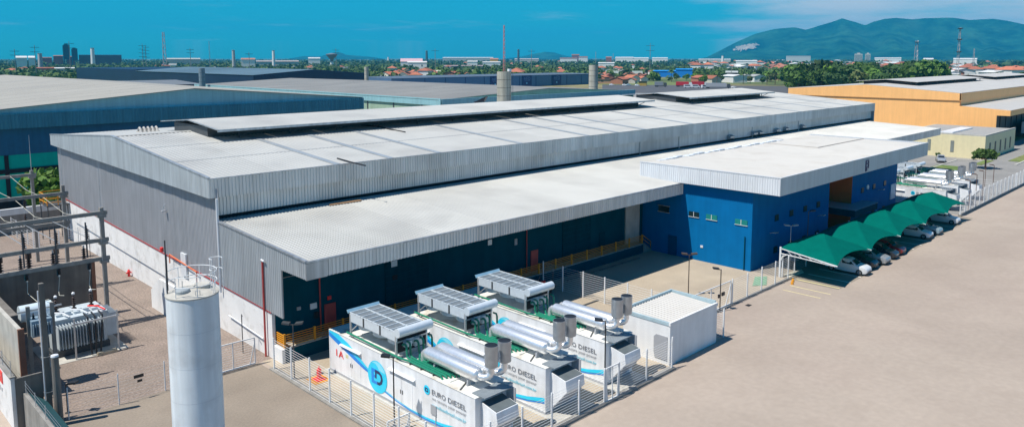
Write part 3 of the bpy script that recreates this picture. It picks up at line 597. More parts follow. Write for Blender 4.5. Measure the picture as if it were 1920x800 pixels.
    for xx2 in (cx0 + .05, cx1 - .05):
        for y in (cy0 + .1, cy1 - .1):
            MB().bar((xx2, y, HT + .03), (xx2, y, zt - .1), .12).build('leg', steel, c)
        MB().bar((xx2, cy1 - .1, HT + .5), (xx2, cy1 - 1.0, zt - .6), .06).build('brace', steel, c)
    MB().bar((cx0, cy0 + .1, HT + .1), (cx1, cy0 + .1, HT + .1), .12).bar((cx0, cy0 + .1, zt - .7), (cx1, cy0 + .1, zt - .7), .1).build('cross_beam', steel, c)
    for y in (8.6, 10.3, 12.0): MB().lathe(((cx0 + cx1) / 2, y, zt - 1.05), [(0, 0), (1.0, 0), (1.05, .42)], 18).build('fan_cone', coolw, c)
    MB().box(cx0 + .5, cx0 + 1.0, cy0 - .3, cy0, HT + .75, HT + 1.1).box(cx0 + 1.3, cx0 + 1.9, cy0 - .25, cy0, HT + .6, HT + 1.15).build('junction_box', coolw, c)
    MB().box(cx0 + .1, cx1 - .1, cy0 - .12, cy0 + .05, zt - .36, zt - .3).build('drip_tray', whitef, c); B(cx0 + .1, cx1 - .1, cy0 + .06, cy0 + .1, HT + .4, zt - .4).build('back_plate', dark, c)
    # green coolant pipes
    z = HT + .22
    for i, (xs, ys) in enumerate(((.55, 7.5), (.8, 7.45), (1.5, 7.5), (1.85, 7.45))):
        top = 3.95 + .12 * (i % 2); xe = .5 + .22 * i; ye = 3.1 - .12 * i
        MB().tube([(xs, ys, top - .1), (xs, ys - .12, top), (xs, ys - .32, top), (xs, ys - .42, top - .12), (xs, ys - .44, z + .25), (xs, ys - .5, z + .06), (xs - .02, ys - .62, z), (xe, ys - 1.2, z), (xe, ye + .15, z), (xe, ye, z - .04), (xe, ye - .06, z - .3)], .075, 8).build('coolant_pipe', greenp, g, smooth=True)
    MB().tube([(.12, 13.3, z + .1), (.12, 7.2, z + .02), (.32, 6.5, z - .02), (.32, 3.4, z - .02), (.32, 3.2, z - .25)], .07, 8).build('coolant_pipe', greenp, g, smooth=True)
    MB().tube([(2.55, 7.4, 4.1), (2.55, 7.1, 4.1), (2.55, 7.02, 3.95), (2.55, 7.0, z), (1.95, 6.6, z), (1.2, 6.4, z)], .065, 8).build('coolant_pipe', greenp, g, smooth=True)
    for y in (4.0, 5.2, 6.3): B(.2, 1.4, y, y + .06, HT + .03, HT + .15).build('pipe_support', darkg, g)
    B(.35, 1.6, 2.6, 3.5, HT + .035, HT + .09).build('pipe_tray', conttop, g); MB().bar((.1, 1.4, HT + .06), (1.0, 1.9, HT + .06), .07).build('roof_strip', darkg, g)
    # silencers and stacks
    for k, xm in enumerate((1.05, 2.1)):
        zc = HT + .82 - .0; y0, y1 = .75, 5.6
        prof = [(0, 0), (.25, 0), (.4, .12), (.42, .2), (.42, y1 - y0 - .2), (.4, y1 - y0 - .1), (.2, y1 - y0), (0, y1 - y0)]
        n = 20; m = MB(); v = [(xm + r * math.cos(2 * math.pi * q / n), y0 + t, zc + r * math.sin(2 * math.pi * q / n)) for r, t in prof for q in range(n)]
        m.add(v, [(i * n + (q + 1) % n, i * n + q, (i + 1) * n + q, (i + 1) * n + (q + 1) % n) for i in range(len(prof) - 1) for q in range(n)])
        s = m.build('silencer', alum, g, smooth=True)
        for yb in (1.5, 4.6): MB().slab([(xm - .32, yb, HT + .03), (xm + .32, yb, HT + .03), (xm + .22, yb, zc - .3), (xm - .22, yb, zc - .3)], (0, .1, 0)).build('saddle', greylp, s)
        MB().tube([(xm, y1 - .15, zc), (xm, y1 + .2, zc), (xm, y1 + .34, zc - .12), (xm, y1 + .38, zc - .5), (xm, y1 + .38, HT)], .2, 12).build('inlet_pipe', alum, s, smooth=True)
        xs = xm + .35; ye = .15
        MB().tube([(xm, .9, zc - .02), (xm, .6, zc - .05), (xm + .08, .42, zc - .04), (xm + .2, .27, zc + .02), (xs - .06, ye + .02, zc + .14), (xs, ye, zc + .3), (xs, ye, zc + .7)], .2, 12).build('elbow', alum, s, smooth=True)
        MB().lathe((xs, ye, zc + .55), [(.2, 0), (.4, .12), (.4, 1.36), (.375, 1.36)], 20).build('stack', stackm, s, smooth=True)
        MB().lathe((xs, ye, zc + .55), [(.372, 1.2), (.366, 1.33), (0, 1.335)], 20).build('stack_mouth', black, s)
    # air outlet hood at the end
    h = MB().slab([(.45, 0, 2.62), (.45, -1.25, 2.38), (.45, -1.35, 1.75), (.45, -1.1, 1.45), (.45, 0, .2)], (1.7, 0, 0)).build('outlet_hood', contw, g)
    MB().slab([(.5, -.02, 2.63), (2.1, -.02, 2.63), (2.1, -1.2, 2.40), (.5, -1.2, 2.40)], (0, 0, .012)).build('hood_top', mat('hood top', (.12, .14, .145), .6), h)
    for k in range(5): MB().bar((.55, -1.05 + .2 * k, 1.36 - .22 * k), (2.05, -1.05 + .2 * k, 1.36 - .22 * k), .03, .12).build('louvre', greylp, h)
    B(2.45, 2.5, -.75, 0, 1.9, 3.05).build('fin_plate', greylp, g); B(.3, 2.4, -.5, 0.6, HT + .04, HT + .1).build('roof_plate', mat('dull plate', (.2, .23, .25), .5), g)
    return g
G0 = (26.95, 32.78, 38.72)
gl = ['white generator container marked 1A, nearest to the camera, red characters on its side', 'white generator container in the middle of the three in the yard', 'white generator container beside the small white shed']
for i, x in enumerate(G0):
    g = genset(gl[i], first=(i == 0)) if i < 2 else copy_tree(g)
    g.location = (x, 30.15, 0.01); g['label'] = gl[i]
gf = ['far generator container nearest the green canopies, half in the office shadow', 'middle container of the far generator trio beyond the canopies', 'farthest container of the far generator trio, by the side road']
for i in range(3):
    c = copy_tree(g); c.location = (119.6 + 5.9 * i, 32.0, 0.01); c['label'] = gf[i]; c['group'] = 'far generator trio'
# white shed
sh = thing('plant_shed', 'plain white plant shed with a ribbed roof behind a low parapet', 'shed', (47.8, 31, 0))
B(44.6, 51.0, 28.95, 33.1, 0, 2.95).build('wall', whitew, sh)
MB().box(44.55, 51.05, 28.9, 29.05, 2.953, 3.2).build('parapet', whitew, sh)
for q_ in ((44.55, 51.05, 33.0, 33.15, 2.953, 3.35), (44.56, 44.7, 29.06, 32.99, 2.953, 3.19), (50.9, 51.04, 29.06, 32.99, 2.953, 3.34)): B(*q_).build('parapet', mat('pale blue flashing', (.45, .58, .62), .5, .2), sh)
cr = corr_roof(44.75, 50.85, (29.1, 3.0), (32.95, 3.14), .35, .05).build('roof_sheet', roofw, sh)
m = MB().slab([(44.55, 29.15, .35), (44.55, 30.2, .35), (44.55, 30.3, .8), (44.55, 30.3, 1.9), (44.55, 30.1, 2.1), (44.55, 29.15, 2.1)], (.04, 0, 0)); m.build('louvred_hatch', greylp, sh)
# ================================================================== FENCES
def fence(name, label, pts, h=2.3, sp=2.6, nw=13, wire=.012, vert=.0, pm=fencew, group=None, pr=.045):
    t = thing(name, label, 'fence', (*pts[0], 0))
    for (a, b) in zip(pts[:-1], pts[1:]):
        a, b = Vector(a), Vector(b); L = (b - a).length; n = max(1, round(L / sp)); d = (b - a) / n; ang = math.atan2(d.y, d.x); l = d.length
        m = MB()
        for k in range(nw): z = .12 + k * (h - .2) / (nw - 1); m.box(.0, l, -wire / 2, wire / 2, z - wire / 2, z + wire / 2)
        if vert:
            for k in range(1, int(l / vert)): m.box(k * vert - .004, k * vert + .004, -.004, .004, .1, h - .05)
        pan = m.mesh('mesh_panel', pm); post = B(-pr, pr, -pr, pr, 0, h + .05).mesh('post', pm)
        for i in range(n):
            p = a + d * i; inst(pan, 'mesh_panel', t, (p.x, p.y, 0), ang); inst(post, 'post', t, (p.x, p.y, 0), ang)
        inst(post, 'post', t, (b.x, b.y, 0), ang)
    return t
fence('wire_fence', 'white wire fence around the near and front sides of the generator yard', [(24.1, 48.3), (24.1, 28.55), (36.6, 28.55)], nw=13, wire=.016)
fence('wire_fence', 'white wire fence in front of the third container and the shed', [(38.1, 28.55), (44.3, 28.55)], nw=13, wire=.016)
fence('wire_fence', 'white wire fence across the yard behind the shed, running up to the dock', [(52.2, 48.4), (52.2, 33.3)], nw=12, wire=.018, h=2.4)
fence('wire_fence', 'short fence piece between the shed and the sliding gate', [(51.2, 29.1), (52.4, 29.1), (53.0, 32.7)], nw=12)
fence('wire_fence', 'white wire fence from the sliding gate to the first canopy post', [(60.2, 32.7), (71.3, 32.7)], nw=13, wire=.016)
fence('wire_fence', 'white wire fence under the first green canopy by the blue wall', [(71.5, 33.4), (77.0, 33.4)], nw=12)
fence('picket_fence', 'long bright white fence on the right edge beside the far generators', [(117.2, 29.4), (149, 29.4)], h=2.6, sp=2.4, nw=15, wire=.024, pr=.06)
fence('picket_fence', 'white fence at the far right beyond the gate post, running out of the picture', [(149.6, 29.4), (200, 29.4)], h=2.6, sp=2.4, nw=15, wire=.024, pr=.06)
fence('wire_fence', 'low wire fence across the road behind the far generators', [(140, 48), (141, 29.8)], h=2.2, sp=3.5, nw=7, wire=.02)
def gate(label, a, b, h=2.2):
    a, b = Vector((*a, 0)), Vector((*b, 0)); t = thing('sliding_gate', label, 'gate', a); z = Vector((0, 0, 1))
    MB().bar(a + z * .1, b + z * .1, .09).bar(a + z * h, b + z * h, .07).bar(a + z * .1, a + z * h, .07).bar(b + z * .1, b + z * h, .07).build('frame', fencew, t)
    m = MB()
    for k in range(1, 11): m.bar(a + z * (.1 + k * (h - .1) / 11), b + z * (.1 + k * (h - .1) / 11), .014)
    m.build('mesh_panel', fencew, t)
    mid = a.lerp(b, .5)
    for p, q in ((a, a + (b - a) * .12), (b, b - (b - a) * .12)): MB().bar(p + z * h * .85, q + z * .12, .05).build('brace', fencew, t)
    MB().bar(mid + z * .1, mid + z * h, .06).build('stile', fencew, t)
    return t
t = gate('white sliding gate with a black lock box between lamp posts in the front fence', (53.3, 32.75), (60.0, 32.75)); B(58.3, 58.75, 32.6, 32.7, 1.2, 1.5).build('lock_box', black, t); B(57.7, 57.9, 32.6, 32.7, 1.15, 1.45).build('lock_box', black, t)
gate('white framed mesh gate of the gravel yard right of the tower', (20.4, 50.3), (23.6, 50.2), 2.0)
gate('narrow white gate at the corner of the third container', (36.7, 28.5), (38.0, 28.5), 2.3)
gate('white gate at the bottom edge beside the near lamp post', (24.3, 34.9), (25.9, 34.9), .85)
fence('wire_fence', 'thin wire fence along the front of the gravel yard left of the tower', [(11.6, 50.25), (20.2, 50.3)], h=2.0, sp=2.9, nw=9, wire=.006, pr=.03)
o = MB().box(15.4, 16.0, 50.18, 50.22, 1.45, 1.65).box(15.6, 15.9, 50.18, 50.22, 1.15, 1.3).build('notice_plate', black); tag(o, 'small black notice plates on the gravel yard fence', 'sign')
# ================================================================== LAMP POSTS
def lamp(x, y, h, label, double=False, arm=.55, m=black, hd=(-1, 0)):
    t = thing('lamp_post', label, 'lamp post', (x, y, 0), group='yard lamp posts')
    MB().cyl((x, y, 0), (x, y, h), .05, .04, 8).build('pole', m, t); MB().lathe((x, y, 0), [(.16, 0), (.16, .04), (.07, .08)], 8).build('base_plate', m, t)
    for s in ((1, -1) if double else (1,)):
        dx, dy = hd[0] * s * arm, hd[1] * s * arm
        MB().bar((x, y, h - .03), (x + dx * .5, y + dy * .5, h), .05).build('arm', m, t)
        MB().slab([(x + dx * .35 - .14, y + dy * .35 - .14, h), (x + dx * 1.3 - .14, y + dy * 1.3 - .14, h + .06), (x + dx * 1.3 + .14, y + dy * 1.3 + .14, h + .06), (x + dx * .35 + .14, y + dy * .35 + .14, h)], (0, 0, .12)).build('lamp_head', m, t)
lamp(24.35, 45.9, 3.9, 'grey twin-headed lamp post outside the generator fence by the dock end', True, m=darkg, hd=(.7, -.7))
lamp(25.3, 35.6, 4.3, 'dark lamp post standing in front of the first container', hd=(-.7, .7)); lamp(37.2, 29.0, 5.2, 'tall dark lamp post in front of the third container', hd=(-.7, .7))
lamp(59.4, 36.7, 3.95, 'dark twin-headed lamp post in the open yard', True, m=mat('bronze paint', (.08, .055, .04), .5), hd=(.7, -.7)); lamp(57.6, 32.4, 3.8, 'dark single-headed lamp post at the sliding gate', hd=(-.7, .7))
lamp(74.8, 34.2, 4.6, 'pale twin-headed lamp post against the shaded blue wall by the first canopy', True, m=greylp, hd=(.7, -.7)); lamp(80.5, 34.9, 5.2, 'grey lamp post against the shaded blue wall behind the canopies', m=darkg, hd=(.7, -.7))
lamp(11.8, 51.3, 1.9, 'short dark lamp post at the bottom left by the gravel yard', m=black, hd=(.7, -.7))
for i, (x, y, h) in enumerate(((123.5, 29.9, 4.2), (128, 30.2, 4.6), (132.6, 30.4, 4.6), (139.5, 30.6, 4.8), (145, 33, 5))):
    lamp(x, y, h, ['first', 'second', 'third', 'fourth', 'farthest'][i] + ' brown lamp post along the far generators, counted from the canopies', m=mat('brown paint', (.14, .07, .045), .6), hd=(-.7, .7))
# ================================================================== SITE CLUTTER
o = MB().box(24.9, 26.1, 44.0, 45.3, .005, .03).build('painted_square', yellowr); tag(o, 'yellow painted square on the ground inside the fence', 'marking')
t = thing('fire_extinguisher_stand', 'red extinguisher stand on a yellow painted square inside the fence', 'extinguisher', (25.5, 44.6, .03)); B(25.15, 25.85, 44.25, 44.95, .03, .1).build('base', redprint, t); MB().cyl((25.5, 44.6, .1), (25.5, 44.6, .75), .16, n=10).cyl((25.5, 44.6, .75), (25.5, 44.6, .95), .1, .04, 8).build('cylinder', redprint, t)
for x, y, l in ((49.5, 41.7, 'rear'), (52.9, 38.6, 'front')):
    o = B(x, x + 3.0, y, y + .22, .01, .06).build('drain_grate', darkg); tag(o, 'dark drain grate in the open yard, ' + l + ' one of two', 'drain')
t = thing('utility_trailer', 'dark flat trailer parked in the shade by the dock wall', 'trailer', (50, 46.8, 0)); B(48.6, 51.6, 46.2, 47.5, .55, .7).build('bed', darkg, t)
for x in (49.3, 50.6): 
    for y in (46.1, 47.5): MB().cyl((x, y, .32), (x, y + .15, .32), .32, n=14).build('wheel', tyre, t)
MB().bar((48.6, 46.8, .6), (47.4, 46.8, .5), .08).build('drawbar', darkg, t); MB().bar((51.4, 46.4, .7), (51.4, 46.4, 2.0), .06).bar((48.7, 46.4, .7), (49.6, 46.4, 1.9), .06).build('rack', darkg, t)
o = B(55, 67, 47.6, 47.75, .01, .14).build('wheel_stop', concd); tag(o, 'long low kerb in front of the dock wall', 'kerb')
o = MB().box(50.3, 50.9, 46.9, 47.2, .01, 1.1).build('red_cabinet', redprint); tag(o, 'red cabinet in the shade behind the yard fence', 'cabinet')
o = B(60.7, 61.3, 31.3, 31.7, .002, .012).build('drain_cover', dark); tag(o, 'small dark drain cover on the pavement outside the sliding gate', 'drain')
setting(B(24.0, 44.5, 28.3, 28.75, 0, .12).build('kerb', conc)); setting(B(23.85, 24.3, 28.76, 48.6, 0, .10).build('kerb', conc)); setting(B(53.2, 71.3, 32.5, 32.85, 0, .07).build('kerb', conc)); setting(B(117, 200, 29.2, 29.6, 0, .25).build('kerb', conc))
for x in G0: setting(B(x - .3, x + 3.3, 28.9, 45.9, .005, .012).build('plinth_slab', concl))
o = MB().slab([(72.3, 33.6, .01), (75.5, 33.2, .01), (74.5, 32.5, .01), (71.8, 32.8, .01)], (0, 0, .05)).build('sheet_pile', mat('pale boards', (.6, .56, .45), .8)); tag(o, 'pale boards lying by the first canopy post', 'boards')
o = MB().slab([(66.5, 34.0, .01), (69.5, 35.3, .01), (70.5, 34.5, .01), (67.8, 33.2, .01)], (0, 0, .05)).build('green_mat', mat('faded green mat', (.18, .33, .2), .8)); tag(o, 'faded green mat behind the white fence at the blue corner', 'mat')
# ================================================================== WHITE WATER TOWER
TX, TY, TR, TH = 14.2, 36.8, 1.22, 10.5
wt = thing('water_tower', 'tall white cylindrical water tower with railings on top, front left', 'water tower', (TX, TY, 0))
for k in range(6):
    z0, z1 = k * TH / 6, (k + 1) * TH / 6
    MB().lathe((TX, TY, 0), [(TR, z0 + .005), (TR, z1 - .005)], 56).build('shell_ring', towerw, wt, smooth=True)
MB().lathe((TX, TY, 0), [(TR - .006, 0), (TR - .006, TH - .02)], 40).build('shell_core', mat('tower joint', (.45, .5, .55), .6), wt)
MB().lathe((TX, TY, TH), [(TR + .03, -.06), (TR + .03, .0), (TR - .1, .04), (.5, .14), (0, .16)], 56).build('lid', concl, wt, smooth=True)
for z in (.55, 1.05): MB().tube([(TX + (TR - .05) * math.cos(R(a)), TY + (TR - .05) * math.sin(R(a)), TH + z) for a in range(-150, 151, 10)], .02, 6).build('rail_hoop', fencew, wt, smooth=True)
for a in range(-150, 151, 50): MB().cyl((TX + (TR - .05) * math.cos(R(a)), TY + (TR - .05) * math.sin(R(a)), TH), (TX + (TR - .05) * math.cos(R(a)), TY + (TR - .05) * math.sin(R(a)), TH + 1.05), .018, n=6).build('rail_post', fencew, wt)
for z in (1.1, .55): MB().tube([(TX + .9 + .3 * math.cos(R(a)), TY - .8 + .3 * math.sin(R(a)), TH + z + .6) for a in range(-40, 230, 15)], .018, 6).build('cage_hoop', fencew, wt, smooth=True)
for a in (-30, 40, 130, 210): MB().cyl((TX + .9 + .3 * math.cos(R(a)), TY - .8 + .3 * math.sin(R(a)), TH), (TX + .9 + .3 * math.cos(R(a)), TY - .8 + .3 * math.sin(R(a)), TH + 1.7), .016, n=6).build('cage_bar', fencew, wt)
MB().lathe((TX + .55, TY + .15, TH + .1), [(.42, 0), (.42, .16), (.36, .2), (0, .2)], 24).build('hatch', concl, wt); MB().lathe((TX - .5, TY - .1, TH + .08), [(.34, 0), (.34, .14), (.3, .2), (0, .24)], 20).build('hatch', mat('grey hatch', (.34, .37, .38), .5), wt)
MB().cyl((TX - .5, TY - .1, TH + .2), (TX - .5, TY - .1, TH + .7), .02, n=6).build('valve_stem', steel, wt); MB().tube([(TX - .2, TY - .9, TH + .05), (TX - .2, TY - .9, TH + .3), (TX, TY - .95, TH + .3), (TX, TY - .95, TH + .05)], .02, 6).build('lifting_eye', steel, wt)
px_, py_ = TX - 1.02, TY + .45
MB().cyl((px_, py_, TH), (px_, py_, TH + 2.7), .035, n=8).build('mast', darkg, wt); MB().lathe((px_ - .12, py_ + .1, TH + 2.15), [(0, 0), (.09, 0), (.09, .2), (0, .24)], 10).build('beacon', redprint, wt); MB().tube([(px_ + .05, py_, TH + .2), (px_ + .05, py_, TH + 2.0)], .015, 5).build('cable', black, wt)
# ================================================================== SUBSTATION
def hframe(y, x, top, beams, label, rod=3.8):
    t = thing('switchyard_frame', label, 'frame', (x, y, 0), group='concrete switchyard frames')
    for xp in (x, x - 13):
        MB().slab([(xp - .14, y - .17, 0), (xp + .14, y - .17, 0), (xp + .14, y + .17, 0), (xp - .14, y + .17, 0)], (0, 0, top)).build('post', conc, t)
        for z in beams: B(xp - .3, xp + .3, y - .32, y + .32, z - .35, z - .12).build('corbel', conc, t)
        MB().cyl((xp, y, top), (xp, y, top + rod), .03, .012, 6).build('lightning_rod', steel, t)
        MB().cyl((xp - .2, y - .24, 0), (xp - .2, y - .24, top - 1), .025, n=5).build('conduit', steel, t)
    for z in beams:
        b = B(x - 13.17, x + .4, y - .24, y - .0, z - .12, z + .18).build('beam', conc, t)
    return t
hframe(66.9, 18.8, 9.8, (9.35, 7.1, 5.55), 'near concrete switchyard frame with three beams, left edge')
hframe(80, 19.3, 10.0, (9.2, 6.4), 'middle concrete switchyard frame behind the dark fire wall'); hframe(93, 19.6, 10.0, (9.5,), 'farthest concrete switchyard frame before the green wall')
def insul(x, y, z, h, label, up=True):
    t = thing('insulator', label, 'insulator', (x, y, z), group='switchyard insulators'); m = MB(); n = 5; s = 1 if up else -1
    prof = []
    for k in range(n): prof += [(.09, k * h / n), (.19, k * h / n + .03), (.09, k * h / n + .08)]
    MB().lathe((x, y, z if up else z - h), prof + [(.05, h)], 10).build('porcelain', mat('brown porcelain', (.05, .03, .025), .25, var=.1), t)
    MB().cyl((x, y, (z + h) if up else z - h), (x, y, (z + h + .18) if up else z - h - .15), .07, n=8).build('cap', steel, t)
k = 0
for x in (17.6, 15.4, 13.2):
    w = ['right', 'middle', 'left'][k]; k += 1
    insul(x, 66.78, 7.36, .95, 'dark insulator standing on the middle beam of the near frame, ' + w + ' of three'); insul(x - .3, 66.78, 5.81, .9, 'dark insulator standing on the lowest beam of the near frame, ' + w + ' of three')
    insul(x, 66.6, 5.4, .5, 'small hanging insulator under the lowest beam of the near frame, ' + w + ' of three', False)
    t = MB().bar((x - .1, 66.6, 5.9), (x - .1, 66.6, 8.8), .10).build('switch_arm', darkg); tag(t, 'upright dark switch arm on the near frame, ' + w + ' of three', 'switch', 'near frame switch arms')
    MBs = MB().tube([(x, 66.5, 4.8), (x - .25, 66.0, 3.8), (x - .5, 64.8, 3.75), (x - .45, 63.6, 4.0)] if k < 3 else [(x, 66.5, 4.8), (x - .1, 66.2, 4.0), (x + .2, 64.6, 3.6), (x + .7, 63.4, 4.0)], .025, 6)
    o = MBs.build('drop_cable', mat('pale cable', (.5, .48, .4), .6)); tag(o, 'pale drop cable from the near frame to the transformer, ' + w + ' of three', 'cable', 'transformer drop cables')
k = 0
for x in (17.0, 14.9, 12.8):
    w = ['right', 'middle', 'left'][k]; k += 1
    t = thing('circuit_breaker', 'circuit breaker pole with white base behind the near frame, ' + w + ' of three', 'breaker', (x, 74, 0), group='circuit breaker poles')
    MB().bar((x, 74, 0), (x, 74, 2.6), .35).build('pedestal', conc, t); MB().cyl((x, 74, 2.6), (x, 74, 3.3), .34, n=12).build('base_tank', coolw, t)
    pr = []
    for q in range(7): pr += [(.14, q * .22), (.27, q * .22 + .05), (.14, q * .22 + .12)]
    MB().lathe((x, 74, 3.3), pr + [(.14, 1.6), (.25, 1.6), (.25, 2.1), (0, 2.15)], 12).build('porcelain', MATS['brown porcelain'], t)
# overhead conductors between the frames
for k, x in enumerate((17.6, 15.4, 13.2, 11.0)):
    w = ['right', 'second', 'third', 'left'][k]
    o = MB().tube([(x, 92.9, 9.6), (x + .1, 86.5, 8.9), (x, 80, 9.1), (x + .1, 73.5, 8.5), (x, 66.8, 9.2)], .022, 5).build('overhead_conductor', MATS['pale cable']); tag(o, 'thin overhead conductor between the switchyard frames, ' + w + ' of four', 'cable', 'overhead conductors')
    o = MB().bar((x + .6, 80, 6.7), (x + .2, 66.9, 7.4), .05).build('bus_bar', steel); tag(o, 'thin bus bar sloping between middle and near frame, ' + w + ' of four', 'bus bar', 'bus bars')
for k, (x, y) in enumerate(((16.1, 80), (13.9, 80), (11.7, 80))):
    insul(x, y - .1, 6.66, 1.1, 'dark insulator on the lower beam of the middle frame, ' + ['right', 'middle', 'left'][k] + ' of three'); insul(x, y - .1, 9.05, .8, 'hanging insulator below the upper beam of the middle frame, ' + ['right', 'middle', 'left'][k] + ' of three', False)
# fire walls
fwl = thing('fire_wall', 'dark weathered concrete fire wall behind the transformer', 'wall', (15, 69.9, 0))
MB().slab([(11.2, 69.8, 0), (18.7, 69.8, 0), (18.6, 69.8, 4.7), (11.2, 69.8, 4.8)], (0, .25, 0)).build('slab', concd, fwl); B(11.1, 18.75, 69.7, 70.15, 4.81, 4.9).build('coping', concl, fwl); B(18.55, 18.85, 69.72, 70.12, 0, 4.69).build('edge_post', mat('rusty edge', (.22, .10, .06), .8), fwl)
fw2_ = thing('fire_wall', 'tan concrete fire wall at the left edge, seen end on', 'wall', (11, 62, 0))
B(10.3, 10.55, 55.5, 69.5, 0, 4.6).build('slab', concl, fw2_); B(10.25, 10.6, 55.3, 55.5, 0, 4.7).build('edge_post', MATS['rusty edge'], fw2_); B(10.55, 11.2, 60, 69.6, 0, 4.3).build('return_slab', concd, fw2_)
# transformer
tf = thing('power_transformer', 'pale grey power transformer with radiators, bushings and a round conservator tank', 'transformer', (15.3, 63, 0)); tg = mat('transformer grey', (.52, .58, .61), .45, var=.08, scale=2, streak=.1)
B(13.6, 17.2, 61.6, 64.4, .5, 2.7).build('tank', tg, tf); B(13.5, 17.3, 61.5, 64.5, 2.7, 2.82).build('cover', tg, tf); B(13.4, 17.3, 61.4, 64.6, .05, .5).build('skid', darkg, tf)
fin = B(0, .045, 0, .75, 0, 1.75).mesh('radiator_fin', tg)
for i in range(16): inst(fin, 'radiator_fin', tf, (13.75 + i * .2, 60.75, .75))
fin2 = B(0, .75, 0, .045, 0, 1.75).mesh('radiator_fin', tg)
for i in range(11): inst(fin2, 'radiator_fin', tf, (17.25, 61.75 + i * .22, .75))
for i, x in enumerate((14.3, 15.5, 16.7)):
    pr = []
    for q in range(6): pr += [(.08, q * .16), (.16, q * .16 + .04), (.08, q * .16 + .09)]
    b = MB().lathe((x, 63.4, 2.82), [(.18, 0), (.18, .12)] + [(r, z + .12) for r, z in pr] + [(.05, 1.1), (.05, 1.25), (0, 1.25)], 12).build('bushing', MATS['brown porcelain'], tf); MB().lathe((x, 63.4, 4.0), [(0, 0), (.11, .02), (.12, .14), (0, .22)], 10).build('cap', whitef, b)
    MB().tube([(x - .3, 63.2, 2.95), (x + .1, 62.2, 3.1), (x + .35, 61.2, 3.0)], .06, 6).build('duct', whitef if i < 2 else redprint, tf)
for i in range(3):
    MB().tube([(15.6 + i * .5, 61.3, 3.0), (15.6 + i * .5, 60.4, 2.9), (15.6 + i * .45, 60.2, 2.4), (15.7 + i * .3, 60.2, .1)], .06, 8).build('cable', black, tf)
MB().box(14.6, 14.7, 60.15, 60.25, 0, 3.1).box(17.5, 17.6, 60.15, 60.25, 0, 3.1).box(14.5, 17.7, 60.13, 60.27, 2.6, 2.72).build('cable_stand', steel, tf)
MB().cyl((12.0, 63.9, 3.15), (14.1, 63.9, 3.15), .62, n=24).build('conservator_tank', mat('conservator paint', (.60, .70, .76), .35, var=.04), tf, smooth=True); MB().bar((12.5, 63.9, 0), (12.5, 63.9, 2.6), .12).bar((13.6, 63.9, 2.7), (13.6, 63.9, 2.8), .12).build('tank_support', steel, tf)
for i in range(5): MB().box(14 + i * .6, 14.4 + i * .6, 62.2, 62.6, 2.82, 3.0 + .1 * (i % 2)).build('fitting', tg, tf)
setting(B(12.8, 18.2, 60.0, 65.2, .006, .03).build('transformer_slab', concl)); o = B(16.0, 17.3, 59.7, 60.1, .01, .22).build('cable_pit_lid', mat('pit lid', (.45, .38, .27), .8)); tag(o, 'pale pit lid at the foot of the transformer cables', 'lid')
# small pole transformer on the left
pt = thing('pole_transformer', 'small grey transformer carried between posts at the left edge', 'transformer', (11.6, 57, 0))
for x in (11.2, 12.6): MB().slab([(x - .12, 56.9, 0), (x + .12, 56.9, 0), (x + .1, 57.1, 0), (x - .1, 57.1, 0)], (0, 0, 5.6)).build('post', conc, pt)
MB().bar((10.6, 57, 5.3), (13.2, 57, 5.3), .1).build('cross_arm', steel, pt); B(11.25, 12.45, 56.4, 57.5, 3.6, 4.7).build('tank', mat('blue grey tank', (.22, .30, .36), .5), pt)
for i in range(8): B(11.3 + i * .14, 11.34 + i * .14, 56.2, 56.4, 3.7, 4.5).build('fin', MATS['blue grey tank'], pt)
for i in range(3): MB().lathe((11.5 + i * .35, 57, 4.7), [(.05, 0), (.1, .05), (.05, .1), (.1, .16), (.05, .22), (.03, .4)], 8).build('bushing', MATS['brown porcelain'], pt)
# poles at the front
cp = thing('utility_pole', 'tall slim concrete pole at the left with a two-tone edge', 'pole', (10.7, 50.6, 0)); MB().slab([(10.55, 50.45, 0), (10.85, 50.45, 0), (10.8, 50.75, 0), (10.6, 50.75, 0)], (0, 0, 8.7)).build('shaft', concd, cp); MB().cyl((10.5, 50.5, 0), (10.5, 50.5, 8.3), .04, n=6).build('conduit', whitef, cp)
for z in (2.0, 4.2): MB().lathe((10.7, 50.6, z), [(.26, 0), (.26, .05)], 10).build('band', steel, cp)
cp2 = thing('utility_pole', 'thick round concrete pole with a white cap at the bottom left', 'pole', (11.0, 49.9, 0)); MB().cyl((11.0, 49.9, 0), (11.0, 49.9, 4.3), .24, .2, 14).build('shaft', concd, cp2); MB().lathe((11, 49.9, 4.3), [(.22, 0), (.2, .1), (0, .14)], 14).build('cap', whitef, cp2)
cp3 = thing('utility_pole', 'slim grey pipe pole left of the transformer tank', 'pole', (11.6, 54.5, 0)); MB().cyl((11.6, 54.5, 0), (11.6, 54.5, 6.8), .09, n=8).build('shaft', conc, cp3)
# boundary walls bottom left
bw1 = thing('boundary_wall', 'stained white boundary wall with a red notice at the bottom left corner', 'wall', (9, 55, 0))
B(8.9, 9.1, 51.0, 75, 0, 3.2).build('wall', whitedirty, bw1); B(9.1, 10.5, 50.95, 51.1, 0, 3.15).build('return_wall', concd, bw1); B(8.85, 9.15, 51, 75, 3.2, 3.28).build('coping', conc, bw1)
sg = B(8.86, 8.9, 53.2, 57.5, 2.2, 2.95).build('notice', redprint, bw1)
for k, y in enumerate((56.9, 56.2, 55.5, 54.8, 54.1)):      # white characters too worn to read: a row of strokes and rings
    MB().box(8.835, 8.86, y - .1, y, 2.34, 2.8).box(8.835, 8.86, y - .42, y - .1, (2.7, 2.52, 2.34)[k % 3], (2.8, 2.62, 2.44)[k % 3]).build('mark', whitef, sg)
for k, y in enumerate((57, 56.4, 55.7, 55.1, 54.4, 53.8)): MB().box(8.88, 8.9, y - .3, y, 1.55 + .08 * (k % 2), 1.85).build('mark', greylp, bw1)
